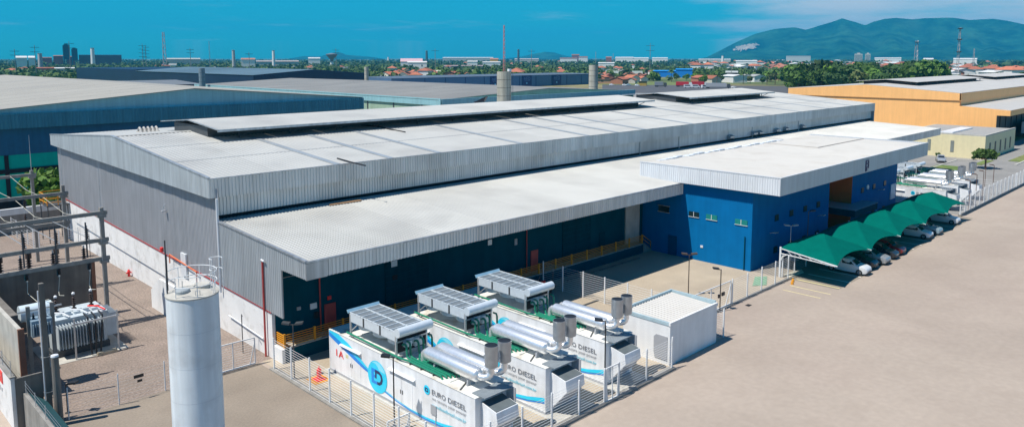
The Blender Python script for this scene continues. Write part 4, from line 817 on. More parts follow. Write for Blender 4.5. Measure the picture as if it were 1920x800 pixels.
for y in (51.3, 53.5, 55.5, 58): MB().bar((9.0, y, 3.2), (9.0, y, 4.2), .04).build('wire_post', steel, bw1)
for z in (3.5, 3.75, 4.0): MB().bar((9.0, 51.2, z), (9.0, 70, z), .012).build('barbed_wire', steel, bw1)
bw2 = thing('boundary_wall', 'low grey wall topped with dark green netting at the bottom left', 'wall', (9.6, 48, 0))
B(9.45, 9.65, 43, 50.9, 0, 2.2).build('wall', conc, bw2); MB().slab([(9.7, 43, 2.15), (10.6, 43, 1.4), (10.6, 50.8, 1.4), (9.7, 50.8, 2.15)], (0, 0, .02)).build('netting', mat('green netting', (.01, .09, .10), .8), bw2)
for y in (50.6, 48.4, 46.2): MB().bar((9.55, y, 2.2), (9.55, y, 3.0), .035).build('wire_post', steel, bw2)
for z in (2.45, 2.7, 2.9): MB().bar((9.55, 43, z), (9.55, 50.8, z), .01).build('barbed_wire', steel, bw2)
# back of the yard: grey wall, white band, platform, bush
bk = thing('boundary_wall', 'grey rear yard wall with a white coping behind the switchyard', 'wall', (10, 110, 0)); B(-10, 26.5, 110, 110.25, 0, 2.4).build('wall', conc, bk); B(-10, 26.6, 109.95, 110.4, 2.403, 3.2).build('coping', whitew, bk)
pf = thing('access_platform', 'yellow railed access platform at the far corner of the warehouse gable', 'platform', (24, 103, 0)); B(22.6, 25, 101, 104.4, 4.4, 4.55).build('deck', darkg, pf)
for x, y in ((22.7, 101.1), (22.7, 104.3), (24.8, 101.1), (24.8, 104.3)): MB().bar((x, y, 0), (x, y, 4.4), .1).build('leg', darkg, pf)
for z in (4.9, 5.35, 5.8): MB().bar((22.65, 101.05, z), (22.65, 104.35, z), .08).bar((22.65, 101.05, z), (24.9, 101.05, z), .08).bar((22.65, 104.35, z), (24.9, 104.35, z), .08).build('rail', yellowr, pf)
for x, y in ((22.65, 101.05), (22.65, 102.7), (22.65, 104.35), (23.8, 101.05)): MB().bar((x, y, 4.5), (x, y, 5.8), .08).build('rail_post', yellowr, pf)
fence('wire_fence', 'light wire fence enclosing the corner under the yellow platform', [(20.5, 109.5), (20.8, 97.5), (24.8, 97.5)], h=2.2, sp=2.4, nw=8, wire=.02)
# ================================================================== CANOPIES AND CARS
def canopy(i, x0, w, label):
    yb, yf = 33.6, 27.9; zb, zf = 3.0, 2.25; N = 20; t = thing('shade_canopy', label, 'canopy', (x0, yb, 0), group='green parking canopies')
    m = MB(); v = []; f = []
    for a in range(N + 1):
        for b in range(N + 1):
            u, q = a / N, b / N
            ez = zb + (zf - zb) * q
            du, dq = abs(2 * u - 1), abs(2 * q - .9) / (1.1 if q > .45 else .9)
            pyr = (1 - max(du, dq)); h = 1.5 * pyr
            scal = .42 * (1 - du ** 2) * (1 - pyr) ** 2 * (1 if q > .3 else .5)            # front and rear edges arch upward
            y = yb + (yf - yb) * q + (.55 * (1 - du ** 2) * q ** 3)
            v.append((x0 + w * u, y, ez + h + scal))
    f = [(a * (N + 1) + b, (a + 1) * (N + 1) + b, (a + 1) * (N + 1) + b + 1, a * (N + 1) + b + 1) for a in range(N) for b in range(N)]
    f = [x[::-1] for x in f]
    m.add(v, f).build('fabric', tealfab, t)
    for xa in ((x0, x0 + w) if i == 4 else (x0,)):
        MB().cyl((xa, yb, 0), (xa, yb, 3.1), .10, n=10).build('post', fencew, t)
        MB().bar((xa, yb, 2.95), (xa, yf, 2.22), .09).bar((xa, yb, 2.45), (xa, yf + .2, 2.18), .07).build('arm', fencew, t)
        m2 = MB(); MB().tube([(xa, yb - .05, 1.6), (xa, yb - .2, 2.15), (xa, yb - .65, 2.4)], .045, 6).build('knee', fencew, t)
        for q in (.12, .3, .48, .66, .84):
            y = yb + (yf - yb) * q; m2.bar((xa, y, 2.95 - .73 * q), (xa, y - .5, 2.45 - .25 * (q + .09)), .035)
        m2.build('lacing', fencew, t)
nm = ['nearest', 'second', 'middle', 'fourth', 'farthest']
for i in range(5): canopy(i, 71.35 + 8.62 * i, 8.55, nm[i] + ' of the five green shade canopies over the car park' if i else 'nearest green shade canopy with its white arm by the fence')
def carmesh(kind):
    # stations: x, floor z, belt z, roof z, half width belt, half width roof
    if kind == 'hatch':
        S = [(-1.95, .42, .70, .70, .62, .62), (-1.90, .26, .92, .94, .78, .60), (-1.72, .22, .98, 1.12, .82, .62), (-1.35, .2, .97, 1.42, .84, .60), (-.6, .2, .95, 1.50, .85, .60), (.05, .2, .94, 1.47, .85, .59), (.35, .2, .94, 1.36, .85, .60), (.98, .2, .93, .96, .84, .66), (1.5, .2, .86, .87, .82, .66), (1.85, .24, .74, .75, .74, .6), (1.97, .36, .56, .56, .6, .5)]
        gl = (3, 6, 7)
    elif kind == 'sedan':
        S = [(-2.25, .42, .78, .78, .62, .62), (-2.18, .26, .98, .99, .78, .66), (-1.6, .22, 1.02, 1.04, .84, .68), (-.95, .2, .98, 1.42, .85, .6), (-.4, .2, .96, 1.47, .86, .6), (.15, .2, .95, 1.45, .86, .6), (.45, .2, .95, 1.34, .86, .6), (1.15, .2, .94, .97, .85, .68), (1.7, .2, .88, .89, .83, .68), (2.1, .24, .76, .77, .75, .62), (2.22, .36, .58, .58, .6, .5)]
        gl = (3, 6, 7)
    else:      # pickup with a short cab and open bed
        S = [(-2.15, .5, .95, .95, .72, .72), (-2.12, .3, 1.02, 1.03, .8, .76), (-1.0, .24, 1.02, 1.03, .83, .76), (-.55, .2, .98, 1.40, .84, .62), (-.3, .2, .96, 1.47, .85, .6), (.1, .2, .95, 1.46, .85, .6), (.4, .2, .95, 1.35, .85, .6), (1.02, .2, .94, .97, .84, .66), (1.55, .2, .88, .89, .82, .66), (1.92, .24, .76, .77, .74, .6), (2.05, .36, .57, .57, .6, .5)]
        gl = (3, 6, 7)
    ring = []
    for x, zf, zb, zr, hb, hr in S: ring.append([(x, -hb * .94, zf), (x, -hb * 1.0, (zf + zb) * .52), (x, -hb * .97, zb), (x, -hr, zr), (x, 0, zr + (.02 if zr > zb + .1 else .01)), (x, hr, zr), (x, hb * .97, zb), (x, hb, (zf + zb) * .52), (x, hb * .94, zf)])
    n = 9; v = [p for r in ring for p in r]; f = []
    for i in range(len(S) - 1):
        for k in range(n - 1): f.append((i * n + k, (i + 1) * n + k, (i + 1) * n + k + 1, i * n + k + 1))
        f.append((i * n + n - 1, (i + 1) * n + n - 1, (i + 1) * n, i * n))
    f += [tuple(range(n)), tuple(range(len(v) - 1, len(v) - n - 1, -1))]
    f = [x[::-1] for x in f]
    body = MB().add(v, f)
    def off(a, b, t): return tuple(a[k] + (b[k] - a[k]) * t for k in range(3))
    def pan(A, Bq, C, D, nrm, e=.012, i0=.1, i1=.9, j0=.12, j1=.88):
        nrm = Vector(nrm)
        def pt(s, t_): a = off(A, Bq, s); b = off(D, C, s); return Vector(off(a, b, t_)) + nrm * e
        return [pt(i0, j0), pt(i1, j0), pt(i1, j1), pt(i0, j1)]
    glass_parts = []
    s0, s1, s2 = gl; 
    # windscreen between stations s1 and s2, rear window between s0-1 and s0
    glass_parts.append(pan(ring[s2][3], ring[s2][5], ring[s1][5], ring[s1][3], (.55, 0, .8), .02, .06, .94, .06, .95))
    glass_parts.append(pan(ring[s0][3], ring[s0][5], ring[s0 - 1][5], ring[s0 - 1][3], (-.6, 0, .7), .02, .08, .92, .05, .9))
    for sd, (kb, kr) in ((-1, (2, 3)), (1, (6, 5))):
        mid = s0 + 1
        glass_parts.append([Vector(ring[s0][kb]) + Vector((.12, sd * .012, .05)), Vector(ring[s1][kb]) + Vector((.42, sd * .012, .04)), Vector(ring[s1][kr]) + Vector((-.0, sd * .03, -.06)), Vector(ring[s0][kr]) + Vector((.1, sd * .03, -.06))])
    gm = MB()
    for q in glass_parts: gm.add(q, [(0, 1, 2, 3)])
    return body, gm, S
CARS = {}
def car(kind, paint, x, y, rz, label, group=None, z=0.015):
    if kind not in CARS:
        b, g, S = carmesh(kind); CARS[kind] = (b, g.mesh('window', carglass), S, MB().cyl((0, -.1, 0), (0, .1, 0), .31, n=18).mesh('tyre', tyre), MB().cyl((0, -.11, 0), (0, .11, 0), .19, n=10).mesh('rim', chrome))
    b, g, S, ty, ri = CARS[kind]
    t = thing('parked_car', label, 'car', (x, y, z), 0, group); WL[t.name] = Vector((0, 0, 0))
    key = 'car_' + kind + paint.name
    if key not in CARS: CARS[key] = b.mesh('body', paint, smooth=True)
    o = inst(CARS[key], 'body', t); inst(g, 'windows', t)
    L0, L1 = S[0][0], S[-1][0]
    for wx in (L0 + .68, L1 - .72):
        for wy in (-.76, .76):
            w = inst(ty, 'wheel', t, (wx, wy, .31)); inst(ri, 'rim', w)
    for s in (-1, 1):
        B(L1 - .24, L1 - .1, s * .55 - .15, s * .55 + .15, .58, .72).build('headlight', whitef, t); B(L0 + .02, L0 + .09, s * .6 - .12, s * .6 + .12, .72, .9).build('tail_light', redprint, t)
        B(.55, .72, s * .94 - .08, s * .94 + .08, .93, 1.06).build('mirror', paint, t)
    B(L1 - .1, L1 + .02, -.5, .5, .26, .42).build('bumper', darkg, t); B(L1 - .03, L1 + .025, -.22, .22, .45, .56).build('number_plate', greylp, t)
    t.rotation_euler.z = rz; return t
cw = mat('white car paint', (.72, .73, .74), .3, coat=.5, var=.02); cdk = mat('dark car paint', (.02, .024, .03), .3, coat=.6, var=.02); csl = mat('silver car paint', (.42, .44, .46), .32, .4, coat=.5, var=.02); crd = mat('red car paint', (.32, .012, .015), .3, coat=.6, var=.02); cbl = mat('blue grey car paint', (.30, .42, .48), .3, .2, coat=.5, var=.02)
D90 = R(-90)
car('pickup', cw, 78.3, 29.45, D90, 'white pickup parked under the nearest green canopy', 'cars under the canopies'); car('hatch', cdk, 81.3, 29.75, D90, 'black hatchback beside the white pickup', 'cars under the canopies')
car('sedan', csl, 83.9, 29.65, D90, 'silver sedan between the two black cars', 'cars under the canopies'); car('hatch', cdk, 86.9, 29.55, D90, 'black hatchback beside the red car', 'cars under the canopies')
car('hatch', crd, 89.4, 29.65, D90, 'dark red hatchback, last of the group of dark cars', 'cars under the canopies'); car('hatch', cw, 99.8, 29.85, D90, 'white hatchback beside the empty bays', 'cars under the canopies')
car('sedan', cbl, 103.0, 29.95, D90, 'blue grey sedan just behind the white hatchback', 'cars under the canopies'); car('pickup', cw, 111.2, 29.95, D90, 'white pickup alone under the farthest canopy', 'cars under the canopies')
car('sedan', csl, 176.5, 48.6, R(200), 'silver sedan parked alone on the road by the cream building', None)
# ================================================================== NEIGHBOUR BUILDINGS
n1s = mat('steel blue fascia', (.055, .24, .31), .6, .1, var=.08, scale=.3, streak=.15); n1u = mat('pale steel blue sheet', (.34, .58, .60), .5, .2, var=.06, scale=.3, streak=.1); n1r = mat('warm grey roof', (.35, .33, .285), .7, var=.06, scale=.2, rnd=.04, dirt=(.28, .265, .24), dirt_amt=.5, dscale=.1)
n1 = thing('green_walled_hall', 'large neighbouring hall with grey gabled roof, steel blue fascia and green walls', 'hall', (50, 125, 0))
YA, YB = 125.0, 262.0; xl, xm_, xr = 17.0, 50.3, 82.9
B(xl + 1.5, xr - 1.2, YA + .8, YB - .5, 0, 12.2).build('wall', mat('green wall', (.0, .46, .34), .6, var=.05, streak=.05, spec=.2), n1); B(xl + 1.4, xr - 1.1, YA + .75, YA + .8, 8.2, 12.2).build('upper_wall', mat('blue upper wall', (.01, .12, .22), .5, var=.06, streak=.1), n1)
for i in range(9): corr_wall((xl + i * 7.32, YA - .1), (xl + (i + 1) * 7.32, YA - .1), cst(12.0), cst(14.1), (0, -1), .45, .06).build('fascia_panel', n1s, n1)
MB().slab([(xl, YA + .45, 14.0), (xr, YA + .45, 14.0), (xr, YA + .45, 14.25), (xm_, YA + .45, 16.85), (xl, YA + .45, 14.25)], (0, .2, 0)).build('gable_sheet', n1u, n1)  # gable sheet made paler than the fascia: sky reflection put into the colour
B(xl, xr, YA - .08, YA + .7, 14.0, 14.06).build('ledge', n1u, n1); B(xr - .05, xr + .1, YA - .1, YB, 12.0, 14.2).build('side_fascia', n1u, n1); B(xl - .1, xl + .05, YA - .1, YB, 12, 14.2).build('side_fascia', n1s, n1)
ns = 18; sw_ = (YB - YA) / ns
for i in range(ns):
    y = YA + i * sw_
    for xa, za, xb, zb in ((xl, 14.25, xm_, 16.9), (xm_, 16.9, xr, 14.25)):
        MB().slab([(xa, y, za), (xb, y, zb), (xb, y + sw_ - .12, zb), (xa, y + sw_ - .12, za)], (0, 0, .08)).build('roof_sheet', n1r, n1)
MB().slab([(xl + .2, YA + .6, 14.1), (xr - .2, YA + .6, 14.1), (xm_, YA + .6, 16.8)], (0, YB - YA - 1, 0)).build('roof_deck', darkg, n1)
for x in (23.3, 30.7, 38): B(x, x + .5, YA + .6, YA + .79, 0, 8.2).build('column', dark, n1)
B(xl + 1.5, 45, YA + .62, YA + .79, 5.6, 6.2).build('girder', dark, n1); B(xl + 1.5, 45, YA + .68, YA + .8, 0, 1.8).build('base_band', dark, n1)
m = MB().cyl((27.5, YA + .5, 3.2), (27.5, YA + .75, 3.2), .9, n=18); m.build('wall_fan', darkg, n1)
def hall(name, label, x0, x1, y0, y1, ze, zr_, wall, roof, axis='x', parts=None, cat='hall', over=.4, sheets=8):
    t = thing(name, label, cat, ((x0 + x1) / 2, (y0 + y1) / 2, 0)); B(x0, x1, y0, y1, 0, ze).build('wall', wall, t)
    L = (x1 - x0) if axis == 'x' else (y1 - y0)
    for i in range(sheets):
        a = i * L / sheets; b = (i + 1) * L / sheets - .15
        if axis == 'x':
            ym = (y0 + y1) / 2
            for ya, za, yb_, zb in ((y0 - over, ze, ym, zr_), (ym, zr_, y1 + over, ze)): MB().slab([(x0 + a, ya, za), (x0 + b, ya, za), (x0 + b, yb_, zb), (x0 + a, yb_, zb)], (0, 0, .1)).build('roof_sheet', roof, t)
        else:
            xm = (x0 + x1) / 2
            for xa, za, xb, zb in ((x0 - over, ze, xm, zr_), (xm, zr_, x1 + over, ze)): MB().slab([(xa, y0 + a, za), (xb, y0 + a, zb), (xb, y0 + b, zb), (xa, y0 + b, za)], (0, 0, .1)).build('roof_sheet', roof, t)
    if zr_ > ze + .2:
        if axis == 'x': MB().slab([(x0, y0, ze), (x0, y1, ze), (x0, (y0 + y1) / 2, zr_)], (x1 - x0, 0, 0)).build('gable', wall, t)
        else: MB().slab([(x0, y0, ze), (x1, y0, ze), ((x0 + x1) / 2, y0, zr_)], (0, y1 - y0, 0)).build('gable', wall, t)
    return t
navy = mat('navy sheet', (.012, .028, .062), .5, .15, var=.1, scale=.1, streak=.15); navyr = mat('blue grey roof', (.13, .19, .22), .5, .3, var=.08, scale=.06, rnd=.12)
t = hall('navy_hall', 'dark navy hall with blue grey roof behind the green-walled hall', 185, 257, 382, 560, 12.6, 15.2, navy, navyr, 'y'); B(185, 186, 560, 700, 0, 12.5).build('annex_wall', navy, t); B(186.2, 256, 562, 705, 0, 13.6).build('annex', navy, t)
t = hall('grey_shed', 'low dark grey sheds at the far left behind the gabled roof', 60, 165, 400, 470, 8, 9.5, navy, mat('slate roof', (.16, .17, .18), .6, var=.08, scale=.05), 'x')
n3w = mat('pale green wall', (.34, .46, .33), .6, var=.1, scale=.4, streak=.1)
t = hall('flat_roofed_hall', 'broad grey-roofed hall with pale green wall beyond the warehouse ridge', 117, 196, 143, 290, 11.6, 13.4, n3w, mat('brown grey roof', (.22, .215, .20), .7, var=.1, scale=.08, rnd=.06), 'y', sheets=14); B(116.6, 116.9, 142.5, 290, 10.3, 12.0).build('fascia', n1u, t); B(117, 196, 142.3, 142.8, 10.3, 11.9).build('fascia', n1u, t)
for y in range(150, 290, 12): B(116.85, 117.05, y, y + .4, 0, 10.3).build('column', darkg, t)
t = hall('slate_hall', 'dark slate-roofed hall behind the far end of the warehouse', 168, 236, 108, 138, 9.6, 10.6, navy, mat('slate roof 2', (.12, .125, .135), .6, var=.08, scale=.05), 'x')
# long blue hall with navy banners
t = hall('blue_hall', 'long blue-grey hall hung with navy banners in the middle distance', 287, 495, 400, 450, 8.5, 8.8, mat('blue grey sheet', (.10, .18, .30), .5, .2, var=.06, scale=.2, streak=.1), mat('navy roof', (.10, .13, .17), .6), 'x')
for x in (374, 407, 441):
    bn = B(x, x + 10, 399.6, 399.95, .5, 8.3).build('banner', navyp, t)
    n = 16; m = MB(); yy_ = 399.5                      # ring, two strokes and a small round mark, as the banner shows
    for cx, r in ((x + 7.2, 1.2), (x + 4.4, .9)):
        m.add([(cx + rr * math.cos(2 * math.pi * k / n), yy_, 6.1 + rr * math.sin(2 * math.pi * k / n)) for rr in (r, r - .4) for k in range(n)], [(k, (k + 1) % n, n + (k + 1) % n, n + k) for k in range(n)])
    m.box(x + 1.6, x + 2.0, yy_, yy_ + .05, 5.1, 6.8).box(x + 2.0, x + 2.9, yy_, yy_ + .05, 6.4, 6.8).box(x + 2.6, x + 2.95, yy_, yy_ + .05, 5.1, 6.4).box(x + 4.4, x + 6.2, yy_, yy_ + .05, 7.5, 7.75).box(x + 2, x + 8, yy_, yy_ + .05, 4.3, 4.5)
    m.build('mark', mat('pale banner print', (.16, .26, .42), .5), bn); MB().cyl((x + 4.6, yy_, 2.6), (x + 4.6, yy_ + .08, 2.6), .6, n=14).build('mark', cyanl, bn)
for y, xs in ((0, range(296, 495, 18)),): [B(x, x + .3, 399.8, 399.98, 0, 8.3).build('pilaster', navyp, t) for x in xs]
# orange building on the right
ob = thing('orange_hall', 'large orange-clad hall with a white roof at the right', 'hall', (260, 80, 0))
OX, O2 = 218.0, 420.0
B(OX + .8, O2, 56.5, 102, 0, 12.6).build('wall', peach, ob)
for a, b, za, zb in ((102.4, 79.7, 12.9, 14.5), (79.7, 56.3, 14.5, 12.85)):
    MB().slab([(OX, a, 11.0), (OX, b, 11.0), (OX, b, zb), (OX, a, za)], (.4, 0, 0)).build('gable_fascia', peach, ob)
    for i in range(12):
        x = OX + i * 17; MB().slab([(x, a, za), (x + 16.7, a, za), (x + 16.7, b, zb), (x, b, zb)], (0, 0, .12)).build('roof_sheet', roofw, ob)
B(OX, O2, 56.25, 56.6, 10.9, 12.85).build('side_fascia', peach, ob)
MB().slab([(OX + .3, 102, 3.0), (OX + .3, 50.1, 3.0), (OX + .3, 48.2, 3.0), (OX + .3, 48.2, 7.6), (OX + .3, 45.3, 7.6), (OX + .3, 45.3, 8.9), (OX + .3, 56.6, 9.6), (OX + .3, 56.6, 11.0), (OX + .3, 102, 11.0)], (.45, 0, 0)).build('gable_cladding', peach, ob)
B(OX + .5, O2, 50.2, 101.8, 0, 2.98).build('plinth', whitew, ob); MB().slab([(OX + .7, 45.3, 8.9), (O2, 45.3, 8.9), (O2, 56.4, 9.6), (OX + .7, 56.4, 9.6)], (0, 0, .1)).build('lean_roof', roofw, ob)
B(OX + .7, O2, 45.25, 45.6, 7.6, 8.95).build('lean_fascia', peach, ob); B(OX + .8, O2, 50.0, 50.2, 0, 8.9).build('dock_wall', black, ob)
for x in range(224, 416, 6): B(x, x + .4, 49.8, 50.0, 0, 8.6).build('dock_rib', darkg, ob)
for y in (60, 72, 84, 95): B(OX + .42, OX + .5, y, y + .25, 0, 2.9).build('plinth_joint', darkg, ob)
for y0, y1, xa, xb, l in ((71, 88, 232, 300, 'near'), (71, 88, 316, 372, 'far')):
    v = thing('ridge_vent', l + ' raised ridge vent on the orange hall roof', 'roof vent', (xa, 79.7, 14.5))
    MB().slab([(xa, y0, 15.0), (xa, 79.7, 15.6), (xa, y1, 15.0), (xa, y1, 15.1), (xa, 79.7, 15.75), (xa, y0, 15.1)], (xb - xa, 0, 0)).build('vent_roof', roofw, v); B(xa + .5, xb - .5, y0 + 2, y1 - 2, 13.6, 15.1).build('throat', dark, v)
    for x in np.linspace(xa + 1, xb - 1, 8): MB().bar((x, y0 + .8, 13.8), (x, y0 + .8, 15.05), .15).build('strut', darkg, v)
# cream building
cb = thing('cream_building', 'single-storey cream building with slit windows and a flat grey roof', 'building', (187, 43, 0))
B(186.5, 213, 42.9, 60.5, 0, 5.0).build('wall', mat('cream paint', (.74, .65, .40), .6, var=.03, streak=.04), cb); B(186.9, 212.6, 43.3, 60.1, 5.0, 5.06).build('roof', mat('grey flat roof', (.33, .32, .30), .8, var=.1), cb); MB().box(186.5, 213, 42.9, 43.25, 5.002, 5.3).box(186.5, 186.85, 43.3, 60.5, 5.002, 5.3).build('parapet', concl, cb)
for y in (48.9, 53.6): B(186.43, 186.52, y, y + .7, 1.2, 3.7).build('slit_window', mat('slit glass', (.22, .24, .22), .3), cb)
for x in (190, 194.5, 199, 203.5, 208): B(x, x + .9, 42.83, 42.93, .8, 3.4).build('slit_window', darkg, cb)
B(189, 205, 50, 52.5, 5.06, 5.35).build('rooflight', whitef, cb)
# ================================================================== TREES
rng = np.random.default_rng(11)
def crown_mesh(name, n, R_, Hh, leaf, m, lobes=7, flat=.75, seed=0):
    r = np.random.default_rng(seed); L = []
    for k in range(lobes):
        a = r.uniform(0, 6.28); d = R_ * r.uniform(.1, .62); L.append((d * math.cos(a), d * math.sin(a), Hh * r.uniform(.35, .8), R_ * r.uniform(.32, .55)))
    v = []; f = []
    for i in range(n):
        lx, ly, lz, lr = L[r.integers(lobes)]; d = r.normal(size=3); d /= np.linalg.norm(d); rad = lr * r.uniform(.55, 1.05)
        p = np.array((lx, ly, lz)) + d * rad * np.array((1, 1, flat)); nrm = d * .8 + r.normal(size=3) * .55; nrm /= np.linalg.norm(nrm)
        a = np.cross(nrm, r.normal(size=3)); a /= np.linalg.norm(a); b = np.cross(nrm, a); s = leaf * r.uniform(.55, 1.3)
        q = len(v); v += [tuple(p - a * s), tuple(p + b * s * .7), tuple(p + a * s), tuple(p - b * s * .7)]; f.append((q, q + 1, q + 2, q + 3))
    return MB().add(v, f).mesh(name, m)
def trunk_mesh(h, r, R_, seed):
    q = np.random.default_rng(seed); m = MB().cyl((0, 0, -.1), (0, 0, h), r, r * .6, 7)
    for k in range(5):
        a = q.uniform(0, 6.28); d = R_ * q.uniform(.35, .6); m.cyl((0, 0, h * q.uniform(.75, 1)), (d * math.cos(a), d * math.sin(a), h + R_ * q.uniform(.35, .7)), r * .45, r * .15, 5)
    return m.mesh('trunk', trunkm)
TREES = []
for k, (R_, Hh, mm, nl, lf) in enumerate(((4.6, 7.5, leafd, 620, .62), (5.2, 8.0, leafm, 650, .66), (3.6, 6.2, leafl, 460, .58), (4.2, 6.6, leafo, 520, .62), (6.2, 9.0, leafd, 760, .75), (5.0, 8.6, leafm, 620, .66))):
    TREES.append((crown_mesh('crown', nl, R_, Hh, lf, mm, 8, .72, 20 + k), trunk_mesh(Hh * .42, .22, R_, 40 + k)))
def palm_mesh(seed):
    q = np.random.default_rng(seed); v = []; f = []
    for k in range(15):
        a = k * 2.4 + q.uniform(-.3, .3); up = q.uniform(-.2, .9); L = q.uniform(2.2, 3.0); pr = None
        for s in range(7):
            t = s / 6; r = L * t; z = up * r - .42 * r * r * .55; w = .55 * math.sin(math.pi * (.12 + .86 * t)) + .03
            c = np.array((r * math.cos(a), r * math.sin(a), z)); sd = np.array((-math.sin(a), math.cos(a), -.25)) * w; sd2 = np.array((math.sin(a), -math.cos(a), -.25)) * w
            n = len(v); v += [tuple(c + sd), tuple(c), tuple(c + sd2)]
            if s: f += [(n - 3, n - 2, n + 1, n), (n - 2, n - 1, n + 2, n + 1)]
    return MB().add(v, f).mesh('crown', leafm)
PALM = palm_mesh(3); PTR = MB().cyl((0, 0, -.1), (.25, 0, 3.6), .2, .15, 7).cyl((.25, 0, 3.6), (.3, .1, 7.2), .15, .11, 7).mesh('trunk', trunkm)
def tree(x, y, kind, s, label, group=None, name='tree', sz=None):
    t = thing(name, label, 'tree', (x, y, -.02), rng.uniform(0, 6.28), group); WL[t.name] = Vector((0, 0, 0)); sz = sz or s; t.scale = (s, s, sz)
    if kind == 'palm': inst(PTR, 'trunk', t); inst(PALM, 'crown', t, (.3, .1, 7.2))
    else: inst(TREES[kind][1], 'trunk', t); inst(TREES[kind][0], 'crown', t)
    return t
# near ones
tree(26.0, 114.0, 1, .95, 'bushy green tree between the warehouse corner and the green-walled hall')
t = thing('clipped_tree', 'small round-clipped tree on a thin trunk near the cream building', 'tree', (171.5, 39.2, 0)); WL[t.name] = Vector((0, 0, 0))
inst(crown_mesh('crown', 1100, 2.7, 2.2, .36, leafm, 16, .5, 77), 'crown', t, (0, 0, 1.6)); MB().cyl((0, 0, 0), (0, 0, 2.6), .12, .1, 8).build('trunk', trunkm, t)
for i, (x, y) in enumerate(((206, 38.5), (222, 38.8), (232, 38.2))):
    t = tree(x, y, 2, .32, ['nearest', 'middle', 'farthest'][i] + ' yellow-green garden shrub in the verge beside the cream building', 'garden shrubs', 'garden_shrub')
for i, (x, y) in enumerate(((184.8, 44.5), (184.9, 51.5), (184.8, 57))):
    t = tree(x, y, 0, .17, 'low dark shrub at the foot of the cream wall, ' + ['right', 'middle', 'left'][i] + ' of three', 'cream wall shrubs', 'low_shrub')
# ---- built areas: list of (px, distance, half width in metres) kept free of trees
FREE = []
def free(p, r): FREE.append((p[0], p[1], r))
def clear(p, r, k=3):            # a plot and the open ground on its near side
    d = math.hypot(p[0], p[1])
    for q in range(k): free((p[0] * (1 - q * 1.5 * r / d), p[1] * (1 - q * 1.5 * r / d)), r * (1 - .12 * q))
# ================================================================== FAR HOUSES
def house_mesh(w, d, h, rh, wall, roof, hip=False):
    m = MB().box(-w / 2, w / 2, -d / 2, d / 2, 0, h); o = .5
    nb_ = len(m.f)
    if hip: m.add([(-w / 2 - o, -d / 2 - o, h), (w / 2 + o, -d / 2 - o, h), (w / 2 + o, d / 2 + o, h), (-w / 2 - o, d / 2 + o, h), (-w / 5, 0, h + rh), (w / 5, 0, h + rh)], [(0, 1, 5, 4), (1, 2, 5), (2, 3, 4, 5), (3, 0, 4)])
    else: m.add([(-w / 2 - o, -d / 2 - o, h - .1), (w / 2 + o, -d / 2 - o, h - .1), (w / 2 + o, 0, h + rh), (-w / 2 - o, 0, h + rh), (w / 2 + o, d / 2 + o, h - .1), (-w / 2 - o, d / 2 + o, h - .1)], [(0, 1, 2, 3), (3, 2, 4, 5)]).add([(-w / 2, -d / 2, h), (-w / 2, d / 2, h), (-w / 2, 0, h + rh - .1)], [(0, 2, 1)]).add([(w / 2, -d / 2, h), (w / 2, d / 2, h), (w / 2, 0, h + rh - .1)], [(0, 1, 2)])
    for k in range(3): x = -w / 2 + w * (k + .5) / 3; m.box(x - .5, x + .5, -d / 2 - .04, -d / 2 - .01, h * .35, h * .75)
    me = m.mesh('house', [wall, roof, windk])
    nr = (4 if hip else 2); idx = [0] * 6 + [1] * nr + ([0, 0] if not hip else []) + [2] * 18
    me.polygons.foreach_set('material_index', idx); return me
wht = mat('white roof far', (.66, .65, .62), .6, var=.08, rnd=.1); gryr = mat('grey fibre roof', (.32, .32, .31), .8, var=.12, rnd=.2)
HM = [house_mesh(11, 8, 3.2, 2.2, housew, terr), house_mesh(9, 9, 3.2, 2.4, housew, terr, True), house_mesh(13, 8, 3.4, 2.0, houser, terr2), house_mesh(12, 9, 4.2, 1.4, mat('whitewash', (.76, .75, .72), .7, var=.08), gryr), house_mesh(12, 8, 6.0, 2.0, MATS['whitewash'], terr, True), house_mesh(14, 9, 3.6, 1.6, houser, terr), house_mesh(16, 11, 4.6, 1.2, MATS['whitewash'], wht)]
nh = 0
def house(p, k, s, label, group, rz=None):
    global nh
    o = bpy.data.objects.new('house', HM[k]); COL.objects.link(o); o.location = (p.x, p.y, -.05); o.scale = (s, s, s); o.rotation_euler.z = rng.uniform(-.5, .5) + .78 if rz is None else rz
    tag(o, label, 'house', group); clear(p, 8 * s); nh += 1; return o
HK = ['orange gabled house', 'orange hip-roofed house', 'brown-tiled brick house', 'grey-roofed white house', 'two-storey white house', 'orange-roofed brick house', 'large white-roofed house']
def clus(n, px0, px1, D0, D1, kinds, label, group, s=(0.9, 1.25)):
    for i in range(n):
        D = 1 / rng.uniform(1 / D1, 1 / D0); px = rng.uniform(px0, px1); k = int(rng.choice(kinds)); f_ = (px - px0) / (px1 - px0); g_ = (1 / D - 1 / D1) / (1 / D0 - 1 / D1); house(at(px, D), k, rng.uniform(*s), HK[k] + ', ' + ('left', 'middle', 'right')[min(2, int(f_ * 3))] + ' ' + ('rear', 'front')[int(g_ > .5)] + ' ' + label, group)
for i, (px, D, k) in enumerate(((728, 800, 0), (741, 830, 1), (755, 790, 0), (768, 820, 5), (779, 780, 1), (788, 850, 0), (798, 800, 4), (808, 880, 0), (748, 920, 1), (765, 960, 0), (790, 990, 1), (776, 900, 0), (735, 1000, 4), (758, 1050, 0))): house(at(px, D), k, 1.4, 'terracotta-roofed house in the cluster left of the tall pole above the blue hall', 'houses above the blue hall')
